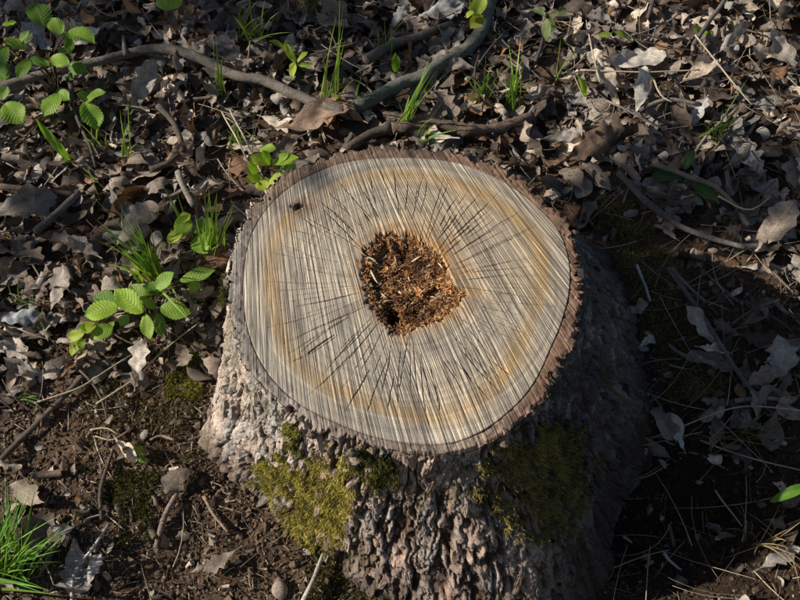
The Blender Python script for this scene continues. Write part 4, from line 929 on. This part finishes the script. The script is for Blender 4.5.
# ------------------------------------------------------------------ green plants
def pleated_leaf(rg, wr, nt=66, ns=13, fold=0.25, droop=0.5, serr=1.0):
    t = np.linspace(0, 1, nt)[:, None]; s = np.linspace(-1, 1, ns)[None]; a = np.abs(s)
    w = 0.9 * wr * np.sin(np.pi * t ** 0.80) ** (0.70 + 0.45 * t) + 0.004
    w = w * (1 + 0.05 * serr * (2 * np.mod(t * 10, 1) - 1) * (a > 0.95))
    X = t + 0.10 * a * np.sin(np.pi * t); Yc = s * w
    ph = t * 10 - a * 1.6
    pl = np.abs(np.mod(ph, 1) - 0.5) * 2
    Z = -0.030 * serr * (1 - pl) * np.sin(np.pi * t) * np.minimum(1, a * 3) + fold * np.abs(Yc) + 0.03 * a * np.sin(t * 8 + s * 2 + rg.uniform(0, 6))
    Z = Z - droop * t * t * 0.5 + droop * 0.5 * t
    return np.stack([X, Yc, Z + 0 * X], -1).reshape(-1, 3), grid_faces(nt, ns), np.stack([t + 0 * s, s + 0 * t], -1).reshape(-1, 2)
grg = np.random.default_rng(5)
def plant(name, base, leaves, label, cat='seedling', stem_c=(0.11, 0.075, 0.04), kind='pleat', stem_r=0.0009):
    """base px; leaves: (base px, tip px, height of base, height of tip, width ratio, colour)"""
    p0 = at(*base, 0.015); z0 = float(gh(p0[0], p0[1])); p0 = at(*base, z0 + 0.005)
    root = obj(name, None, label=label, cat=cat, loc=tuple(p0))
    hub = None; bag = Bag()
    if kind == 'pleat' and len(leaves) > 2:
        for (b, tp, zb, zt, wr, colr) in list(leaves):
            if grg.random() < 0.6:
                j = grg.normal(0, 5, 4); f_ = grg.uniform(0.5, 0.85)
                leaves.append(((b[0] + j[0], b[1] + j[1]), (b[0] + j[0] + (tp[0] - b[0]) * f_ + j[2], b[1] + j[1] + (tp[1] - b[1]) * f_ + j[3]), zb - 0.015, zt - 0.015, wr * grg.uniform(0.8, 1.1), tuple(np.array(colr) * grg.uniform(0.6, 1.0))))
    for (b, tp, zb, zt, wr, colr) in leaves:
        B_, T_ = at(*b, zb), at(*tp, zt); d = T_ - B_; ln = np.linalg.norm(d); d /= ln
        sd = np.cross([grg.normal(0, 0.22), grg.normal(0, 0.22) - 0.15, 1.0], d); sd /= np.linalg.norm(sd); up = np.cross(d, sd)
        if kind == 'pleat': V, F, U = pleated_leaf(grg, wr, droop=grg.uniform(0.15, 0.6), fold=grg.uniform(0.1, 0.4))
        else: V, F, U = pleated_leaf(grg, wr, 14, 7, 0.3, grg.uniform(0.2, 0.6), 0.12)
        V = (V[:, :1] * d + V[:, 1:2] * sd + V[:, 2:] * up) * ln + B_
        o = obj('leaf', mesh('leaf', V - p0, F, U), M_green, root); o.color = (*(np.array(colr) * grg.uniform(0.85, 1.15)), 1)
        mid = (p0 + B_) / 2 + np.array([0, 0, 0.25 * np.linalg.norm(B_ - p0)])
        Vt, Ft = tube(smooth_path(np.array([p0, mid, B_]), 7), np.linspace(stem_r * 1.3, stem_r * 0.7, 7), 5)
        bag.add(Vt - p0, Ft, stem_c)
    obj('stem', bag.mesh('stem'), M_twig, root)
    return root
g1, g2, g3, g4 = (0.31,0.45,0.05), (0.21,0.34,0.04), (0.12,0.22,0.03), (0.42,0.49,0.055)
z = 0.07
plant('pleated_seedling', (150,312), [
 ((143,313),(114,289),0.075,0.085,0.30,g1),((118,307),(84,316),0.075,0.07,0.36,g1),((145,314),(151,340),0.072,0.055,0.30,g1),
 ((160,308),(191,314),0.07,0.065,0.34,g2),((158,313),(161,337),0.06,0.045,0.28,g3),((146,303),(130,284),0.06,0.07,0.38,g2),
 ((156,308),(143,300),0.06,0.07,0.4,g2),((156,290),(174,272),0.06,0.075,0.36,g2),((158,296),(147,282),0.05,0.05,0.4,g3),
 ((113,327),(90,338),0.055,0.05,0.36,g2),((96,325),(79,331),0.06,0.06,0.42,g4),((92,331),(78,326),0.055,0.065,0.3,g1),((84,333),(68,338),0.06,0.05,0.34,g4),((82,338),(80,350),0.055,0.045,0.36,g1),
 ((118,304),(93,297),0.06,0.06,0.4,g3),((128,315),(120,326),0.06,0.05,0.4,g2),((198,281),(190,293),0.05,0.05,0.42,g1),((180,281),(216,270),0.045,0.055,0.20,g2)], 'bright green seedling with pleated leaves left of the stump')
plant('pleated_seedling', (198,255), [((178,238),(188,214),0.06,0.07,0.36,g1),((180,222),(191,214),0.065,0.07,0.5,g4),((182,229),(170,244),0.06,0.06,0.36,g4),((196,236),(208,254),0.05,0.05,0.42,g2),((200,236),(210,217),0.05,0.06,0.42,g2),((192,232),(204,228),0.05,0.05,0.3,g3)], 'small light green seedling in the grass by the left rim')
plant('pleated_seedling', (262,192), [((268,163),(250,157),0.14,0.15,0.42,g4),((272,164),(299,158),0.14,0.15,0.30,g1),((282,162),(297,170),0.13,0.125,0.36,g1),((262,180),(246,177),0.11,0.12,0.42,g4),((256,183),(270,190),0.11,0.11,0.4,g4),((280,172),(270,190),0.13,0.11,0.32,g4),((270,165),(262,150),0.14,0.16,0.34,g1),((276,166),(290,151),0.14,0.15,0.3,g2),((258,172),(247,165),0.12,0.14,0.36,g1)], 'little yellow green seedling behind the upper left rim')
plant('leafy_shoots', (60,95), [((44,28),(34,2),0.14,0.15,0.38,g3),((62,34),(50,18),0.14,0.15,0.42,g2),((66,32),(95,44),0.14,0.14,0.36,g2),((68,36),(70,54),0.13,0.12,0.28,g3),((24,50),(4,38),0.12,0.13,0.42,g2),((6,46),(-4,72),0.12,0.11,0.3,g3),((30,60),(17,78),0.11,0.10,0.34,g2),((30,58),(50,66),0.11,0.10,0.32,g3),((50,58),(70,64),0.11,0.11,0.36,g2),((16,22),(8,24),0.13,0.13,0.4,g1),((20,44),(30,30),0.12,0.13,0.3,g3),((68,66),(88,72),0.09,0.09,0.34,g3),((6,80),(-8,62),0.1,0.1,0.4,g3)], 'leafy green shoots above the branch in the upper left corner', 'shoots', kind='pleat')
plant('leafy_shoots', (76,115), [((60,94),(44,117),0.07,0.06,0.38,g2),((58,92),(70,100),0.07,0.07,0.4,g2),((84,102),(98,130),0.07,0.05,0.36,g2),((86,102),(106,92),0.07,0.08,0.42,g2),((90,98),(76,94),0.07,0.08,0.4,g3)], 'green shoots hanging below the branch by the side twig', 'shoots')
plant('leafy_shoots', (2,118), [((4,104),(24,124),0.07,0.06,0.44,g2),((2,100),(8,86),0.07,0.08,0.4,g3),((0,112),(-12,128),0.07,0.06,0.4,g2)], 'green shoot cut by the left edge under the branch', 'shoots')
plant('leafy_shoots', (172,14), [((168,10),(180,-8),0.08,0.09,0.4,g1),((170,10),(158,-6),0.08,0.09,0.4,g2)], 'bright leaf pair at the top edge, left', 'shoots')
plant('small_sprout', (298,70), [((295,62),(284,42),0.05,0.08,0.2,g4),((297,62),(308,52),0.05,0.07,0.22,g4),((295,64),(292,78),0.05,0.04,0.3,g4),((299,66),(312,64),0.05,0.05,0.25,g1)], 'yellowish sprout above the branch, top centre left', 'sprout')
plant('small_sprout', (476,22), [((476,16),(483,-6),0.07,0.09,0.36,g4),((474,12),(466,18),0.08,0.07,0.45,(0.42,0.45,0.05)),((478,18),(470,2),0.06,0.08,0.36,g4)], 'yellow green leaf pair on the thick branch', 'sprout')
plant('small_sprout', (546,45), [((547,18),(547,42),0.08,0.05,0.26,(0.17,0.21,0.08)),((545,16),(533,8),0.09,0.09,0.3,(0.15,0.20,0.08)),((549,16),(560,12),0.09,0.09,0.3,(0.19,0.20,0.09))], 'dull green drooping sprout top right of centre', 'sprout')
plant('small_sprout', (612,34), [((612,34),(597,36),0.05,0.05,0.22,(0.22,0.30,0.04)),((614,32),(630,40),0.05,0.04,0.25,(0.19,0.26,0.04))], 'low green sprig among the upper right leaves', 'sprout')
plant('small_sprout', (578,92), [((586,98),(577,74),0.02,0.06,0.16,g1)], 'short bright green leaf in the litter right of the grass shoots', 'sprout', kind='smooth')
plant('small_sprout', (394,72), [((396,72),(395,52),0.03,0.07,0.22,g2)], 'single upright green leaf above the thick branch', 'sprout', kind='smooth')
plant('broad_leaf_rosette', (684,182), [((680,177),(650,177),0.03,0.03,0.26,(0.045,0.10,0.03)),((690,182),(719,204),0.03,0.03,0.26,(0.05,0.11,0.03)),((684,170),(694,149),0.03,0.045,0.24,(0.05,0.10,0.03))], 'dark green rosette of three broad leaves on the right', 'plant', kind='smooth')
plant('small_sprout', (136,456), [((134,457),(123,448),0.02,0.03,0.42,g1),((135,456),(129,461),0.02,0.02,0.4,g1),((137,454),(143,446),0.02,0.03,0.4,g1),((138,457),(146,462),0.02,0.02,0.4,g2),((135,452),(132,444),0.02,0.03,0.4,g4)], 'tiny vivid green sprout on the bare soil', 'sprout', kind='smooth')
plant('broad_blade_plant', (72,163), [((72,163),(36,119),0.015,0.09,0.085,g2)], 'single broad green blade left of the grey curled leaf', 'plant', kind='smooth')
plant('broad_blade_plant', (768,502), [((770,502),(812,484),0.03,0.05,0.13,(0.12,0.26,0.03))], 'green blade leaf entering at the right edge', 'plant', kind='smooth')
plant('small_sprout', (704,32), [((702,33),(693,28),0.04,0.05,0.4,g2),((704,32),(712,36),0.04,0.04,0.35,g2)], 'two tiny round green leaves at the upper right', 'sprout', kind='smooth')

# grass: each tuft with its blades
def blade(P0, P1, h, w, rg, sag=0.0):
    m = 8; u = np.linspace(0, 1, m)[:, None]; d = P1 - P0
    C1 = P0 + d * 0.35 + np.array([0, 0, h]); path = (1 - u) ** 2 * P0 + 2 * u * (1 - u) * C1 + u * u * P1
    T = np.gradient(path, axis=0); sd = np.cross(T, [rg.normal(0, 0.5), rg.normal(0, 0.5), 1]); sd /= np.linalg.norm(sd, axis=1)[:, None] + 1e-9
    wd = 1.35 * w * (1 - u ** 1.7) * (0.6 + 0.4 * np.minimum(1, u * 5)); nm = np.cross(sd, T); nm /= np.linalg.norm(nm, axis=1)[:, None] + 1e-9
    V = np.stack([path - sd * wd, path + nm * wd * 0.35, path + sd * wd], 1).reshape(-1, 3)
    return V, grid_faces(m, 3)
def tuft(base, tips, label, colr=(0.19, 0.33, 0.045), w=0.0014, spread=4, extra=0, zt=0.12, name='grass_tuft', h=0.03, jit=8):
    p0 = at(*base, 0.0); p0[2] = gh(p0[0], p0[1]); p0 = at(*base, float(p0[2]) + 0.004)
    root = obj(name, None, label=label, cat='grass', loc=tuple(p0))
    tips = list(tips)
    for k in range(extra):
        t = tips[grg.integers(len(tips))]; f = grg.uniform(0.6, 1.1)
        tips.append((base[0] + (t[0] - base[0]) * f + grg.normal(0, jit), base[1] + (t[1] - base[1]) * f + grg.normal(0, jit)))
    for t in tips:
        b = (base[0] + grg.normal(0, spread), base[1] + grg.normal(0, spread * 0.5)); lenpx = math.hypot(t[0] - b[0], t[1] - b[1])
        B_ = at(*b, float(p0[2])); T_ = at(*t, float(p0[2]) + min(zt, 0.02 + zt * lenpx / 60) * grg.uniform(0.7, 1.1))
        V, F = blade(B_, T_, h * grg.uniform(0.3, 1.2), w * grg.uniform(0.6, 1.2), grg)
        c = np.array(colr) * grg.uniform(0.65, 1.35) * np.array([grg.uniform(0.8, 1.3), 1, 1])
        fade = np.linspace(0, 1, 8).repeat(3)[:, None]
        obj('blade', mesh('blade', V - p0, F, None, c * (0.75 + 0.35 * fade) + np.array([0.05, 0.02, 0.0]) * (1 - fade) ** 3), M_grass, root)
tuft((160,282), [(84,187),(95,239),(111,204),(118,200),(128,214),(135,217),(104,263),(150,225),(122,232),(98,225),(142,235),(190,322)], 'long leaning grass tuft behind the pleated seedling', extra=26, spread=7, zt=0.14, w=0.0023)
tuft((214,262), [(203,180),(208,183),(217,192),(195,215),(226,196),(218,222),(200,226),(222,240)], 'upright grass tuft against the left rim', extra=16, spread=6, zt=0.17, w=0.0020)
tuft((6,575), [(5,468),(16,482),(36,463),(95,502),(66,512),(62,562),(46,594),(-8,470),(24,500),(40,520),(30,545),(52,535),(30,580)], 'dense green grass tuft in the lower left corner', (0.12, 0.27, 0.035), 0.0017, 12, 44, 0.12)
tuft((251,190), [(254,104),(243,165),(262,170)], 'single tall grass blade by the rim seedling', spread=1.5, zt=0.2)
tuft((252,42), [(242,-6),(250,-4),(258,0),(266,-4),(238,14),(272,8),(246,10),(262,15)], 'thick grass tuft at the top left of centre', (0.15,0.24,0.045), extra=24, spread=7)
tuft((221,98), [(213,28),(226,50),(217,60)], 'thin grass blades crossing the branch', (0.14,0.25,0.04), spread=3, extra=4)
tuft((330,112), [(340,-8),(328,62),(346,36),(336,70),(356,78)], 'tall thin grass blades where the branches meet', spread=5, extra=9, zt=0.2, w=0.0019)
tuft((352,112), [(362,75),(358,84),(349,92)], 'short grass blades right of the branch joint', spread=2)
tuft((402,136), [(436,54),(431,62),(427,70),(440,66),(420,84),(410,94)], 'bright grass tuft over the thick branch behind the rim', (0.20,0.34,0.05), spread=4, extra=10, zt=0.14, w=0.0019)
tuft((418,142), [(448,95),(434,118),(424,124),(437,135),(459,130)], 'low grass blades at the top rim', (0.15,0.26,0.04), spread=4, extra=2)
tuft((480,104), [(499,55),(490,64),(486,54),(494,72),(478,80)], 'fresh grass tuft right of the thick branch', (0.19,0.32,0.05), extra=11, spread=5, w=0.0018)
tuft((512,108), [(521,35),(508,40),(516,50),(505,62),(524,64)], 'fresh grass tuft with reddish base behind the right rim', (0.19,0.32,0.05), extra=12, spread=5, w=0.0018)
tuft((556,82), [(575,52),(568,58),(561,36)], 'two or three slim blades near the tan leaf', (0.14,0.23,0.04), spread=2)
tuft((130,162), [(120,108),(136,124),(128,98),(126,136)], 'small grass tuft left of the curled grey leaf', (0.15,0.26,0.04), extra=6, spread=3)
tuft((62,168), [(52,140),(70,150)], 'short blades at the base of the broad blade', (0.08,0.16,0.03), spread=3)
tuft((30,312), [(8,284),(22,276),(34,292),(2,300),(16,320),(40,330)], 'low wiry grass at the left edge', (0.10,0.19,0.04), extra=8, spread=7, zt=0.06, w=0.0010)
tuft((25,398), [(4,392),(12,404),(30,384),(44,402),(36,412)], 'sparse short grass on the left soil', (0.10,0.19,0.04), extra=4, spread=5, zt=0.05, w=0.0010)
tuft((714,142), [(748,78),(736,98),(742,118),(700,122),(722,104),(730,126),(704,140)], 'dark grass tuft in the right litter', (0.10,0.15,0.03), extra=10, spread=7)
tuft((735,440), [(804,412),(690,428),(775,425),(760,420),(800,440),(712,455),(780,450),(700,445),(745,415)], 'tangled brownish grass in shade on the right', (0.15,0.13,0.045), extra=14, spread=10, zt=0.06, w=0.0010)
tuft((765,545), [(806,518),(806,560),(722,530),(738,500),(800,590),(750,520),(780,505),(790,540),(720,560)], 'dry straw coloured tuft in the lower right', (0.24,0.20,0.11), extra=14, spread=10, zt=0.07, w=0.0009)
tuft((238,150), [(232,118),(244,108),(226,130),(250,128)], 'thin grass between the branch and the rim seedling', extra=6, spread=4)
tuft((100,150), [(92,128),(108,132),(84,140)], 'wispy blades under the hanging shoots', (0.15,0.26,0.04), extra=5, spread=4)
tuft((385,60), [(378,30),(392,26),(384,18)], 'fine blades beside the short straight stick', extra=5, spread=4)
tuft((305,14), [(300,-6),(310,-8),(316,2)], 'few grass blades at the top edge', (0.11,0.20,0.03), extra=4, spread=4)
tuft((190,232), [(160,180),(176,190),(168,198)], 'fine blades leaning left above the small seedling', spread=4, extra=2)
tuft((85,165), [(70,150),(100,200),(110,195)], 'stray thin grass in the left litter', (0.09,0.17,0.03), spread=5, extra=3, zt=0.06)

# ------------------------------------------------------------------ small things on the ground
p = at(279, 587, 0.012); zg = float(gh(p[0], p[1]))
u = np.linspace(0, 1, 14)[:, None]; a = np.arange(16)[None] / 16 * 2 * math.pi
rr = 0.0105 * np.sin(np.pi * u) ** 0.6 * (1 + 0.06 * np.cos(3 * a)); V = np.stack([(u - 0.5) * 0.026 + 0 * a, rr * np.cos(a), rr * np.sin(a) * 0.85], -1).reshape(-1, 3)
nut = obj('nut_shell', mesh('nut_shell', V, grid_faces(14, 16, True), None, np.tile([[0.30, 0.235, 0.18]], (len(V), 1))), M_twig, label='small rounded pale brown nut shell at the bottom edge', cat='nut shell', loc=(p[0], p[1], zg + 0.008)); nut.rotation_euler = (0.2, -0.3, 1.9)
# wood chips thrown by the saw
chips = [(300,443),(118,340),(160,358),(246,375),(238,560),(262,470),(210,540),(188,562),(150,590),(110,420),(320,588),(90,555),(225,585),(130,395),(175,470),(55,365),(230,500),(205,560),(677,497),(620,498),(690,595),(735,590),(640,520)]
cr = np.random.default_rng(3); chip_list = []
for k, (a_, b_) in enumerate(chips):
    p = at(a_, b_, 0.006); zg = float(gh(p[0], p[1]))
    if a_ > 200 and b_ < 480 and a_ < 330: continue
    V = bx * np.array([cr.uniform(0.007, 0.016), cr.uniform(0.004, 0.008), 0.0025]) * cr.uniform(0.7, 1.2, (8, 1))
    lm = min(LAND, key=lambda q_: math.hypot(q_[0] - a_, q_[1] - b_)); dx, dy = a_ - lm[0], b_ - lm[1]
    where = ('left of' if dx < 0 else 'right of') if abs(dx) > abs(dy) else ('above' if dy < 0 else 'below')
    lab = f'small pale saw chip on the soil {where} {lm[2]}'; side = 'soil'
    o = obj('wood_chip', mesh('wood_chip', V, bxf, None, np.tile([[0.45, 0.37, 0.28]], (8, 1)) * cr.uniform(0.6, 1.2), False), M_chip, label=lab, cat='wood chip', group='saw chips strewn on the soil', loc=(p[0], p[1], zg + 0.004))
    o.rotation_euler = (cr.normal(0, 0.4), cr.normal(0, 0.4), cr.uniform(0, 6.28)); chip_list.append((lab, math.hypot(dx, dy), o))
tell_apart(chip_list)

# loose bark scraps standing off the sawn rim and the flanks
scr = [(552,193,0.020),(575,232,0.012),(577,330,0.012),(556,375,0.013),(533,412,0.012),(352,452,0.014),(312,434,0.013),(505,444,0.011)]
for k, (a_, b_, sz) in enumerate(scr):
    p = at(a_, b_, H - 0.004); t = np.linspace(0, 1, 7)[:, None]; s = np.linspace(0, 2 * math.pi, 9)[None, :-1]
    r_ = np.sin(np.pi * (0.06 + 0.88 * t)) * (1 + 0.45 * noise3(t * 4, np.cos(s) * 1.5 + k * 5, np.sin(s) * 1.5, 160))
    V = np.stack([r_ * np.cos(s) * sz * 0.5, r_ * np.sin(s) * sz * 0.35, (t - 0.7) * sz * 1.1 + 0 * s], -1).reshape(-1, 3)
    c = np.array([0.33, 0.25, 0.19] if k == 0 else [0.17, 0.125, 0.10]) * (1 + 0.5 * noise3(V[:, 0] * 300, V[:, 1] * 300, V[:, 2] * 300, 161))[:, None]
    obj('bark_scrap', mesh('bark_scrap', V + p - OFF, grid_faces(7, 8, True), None, np.clip(c, 0.02, 1), False), M_bark, stump)

# ------------------------------------------------------------------ two saplings added out of view on the left so their crowns dapple the litter
def shade_sapling(cx_, cy_, hgt, ry, rx, rz, nleaf, label, seed):
    """crown centred so that it stands between the sun and the ground point (cx_, cy_)"""
    sr = np.random.default_rng(seed); k = hgt / SUNV[2]; C = np.array([cx_, cy_, 0]) + SUNV * k
    base = np.array([C[0] - 0.15, C[1] - 0.2, float(gh(C[0], C[1]))])
    root = obj('shade_sapling', None, label=label, cat='shade_sapling', loc=tuple(base))
    path = smooth_path(np.array([base - [0, 0, 0.05], base + [0.03, 0.02, hgt * 0.4], C + [-0.02, 0, -rz * 0.3], C + [0.05, 0.03, rz]]), 30)
    V, F = tube(path, np.linspace(0.016, 0.004, 30), 9, 0.2, seed); obj('trunk', mesh('trunk', V - base, F, None, np.tile([[0.13, 0.11, 0.09]], (len(V), 1))), M_twig, root)
    tips = []; bb = Bag()
    for j in range(26):
        st = path[sr.integers(14, 29)]; e = sr.normal(0, 1, 3); e /= np.linalg.norm(e); e = C + e * np.array([rx, ry, rz]) * sr.uniform(0.6, 1.0)
        pp = smooth_path(np.array([st, (st + e) / 2 + [0, 0, 0.04], e]), 8); V, F = tube(pp, np.linspace(0.004, 0.0012, 8), 5); bb.add(V - base, F, (0.12, 0.10, 0.08)); tips.append(pp)
    obj('limbs', bb.mesh('limbs'), M_twig, root)
    v0, f0, u0 = pleated_leaf(sr, 0.34, 9, 5, 0.25, 0.5, 0.3); lb = Bag()
    T = np.array([tips[sr.integers(26)][sr.integers(2, 8)] for _ in range(nleaf)]) + sr.normal(0, 1, (nleaf, 3)) * np.array([rx, ry, rz]) * 0.16
    lb.many(v0, f0, rot(nleaf, 0.5, sr) * sr.uniform(0.05, 0.085, nleaf)[:, None, None], T - base, np.array([0.10, 0.19, 0.035]) * sr.uniform(0.7, 1.3, (nleaf, 1)), u0)
    obj('crown', lb.mesh('crown'), M_canopy, root, kind='stuff')
M_canopy = leaf_mat('canopy_leaf', 'attr', green=True, rough=0.5, transl=0.35)
shade_sapling(-0.36, 0.88, 1.7, 0.33, 0.42, 0.40, 560, 'bushier young tree with dense leafy crown, added unseen to shade the litter', 11)
shade_sapling(0.52, 0.36, 1.9, 0.13, 0.25, 0.28, 200, 'slim young tree with narrow leafy crown, added unseen to shade the litter', 12)
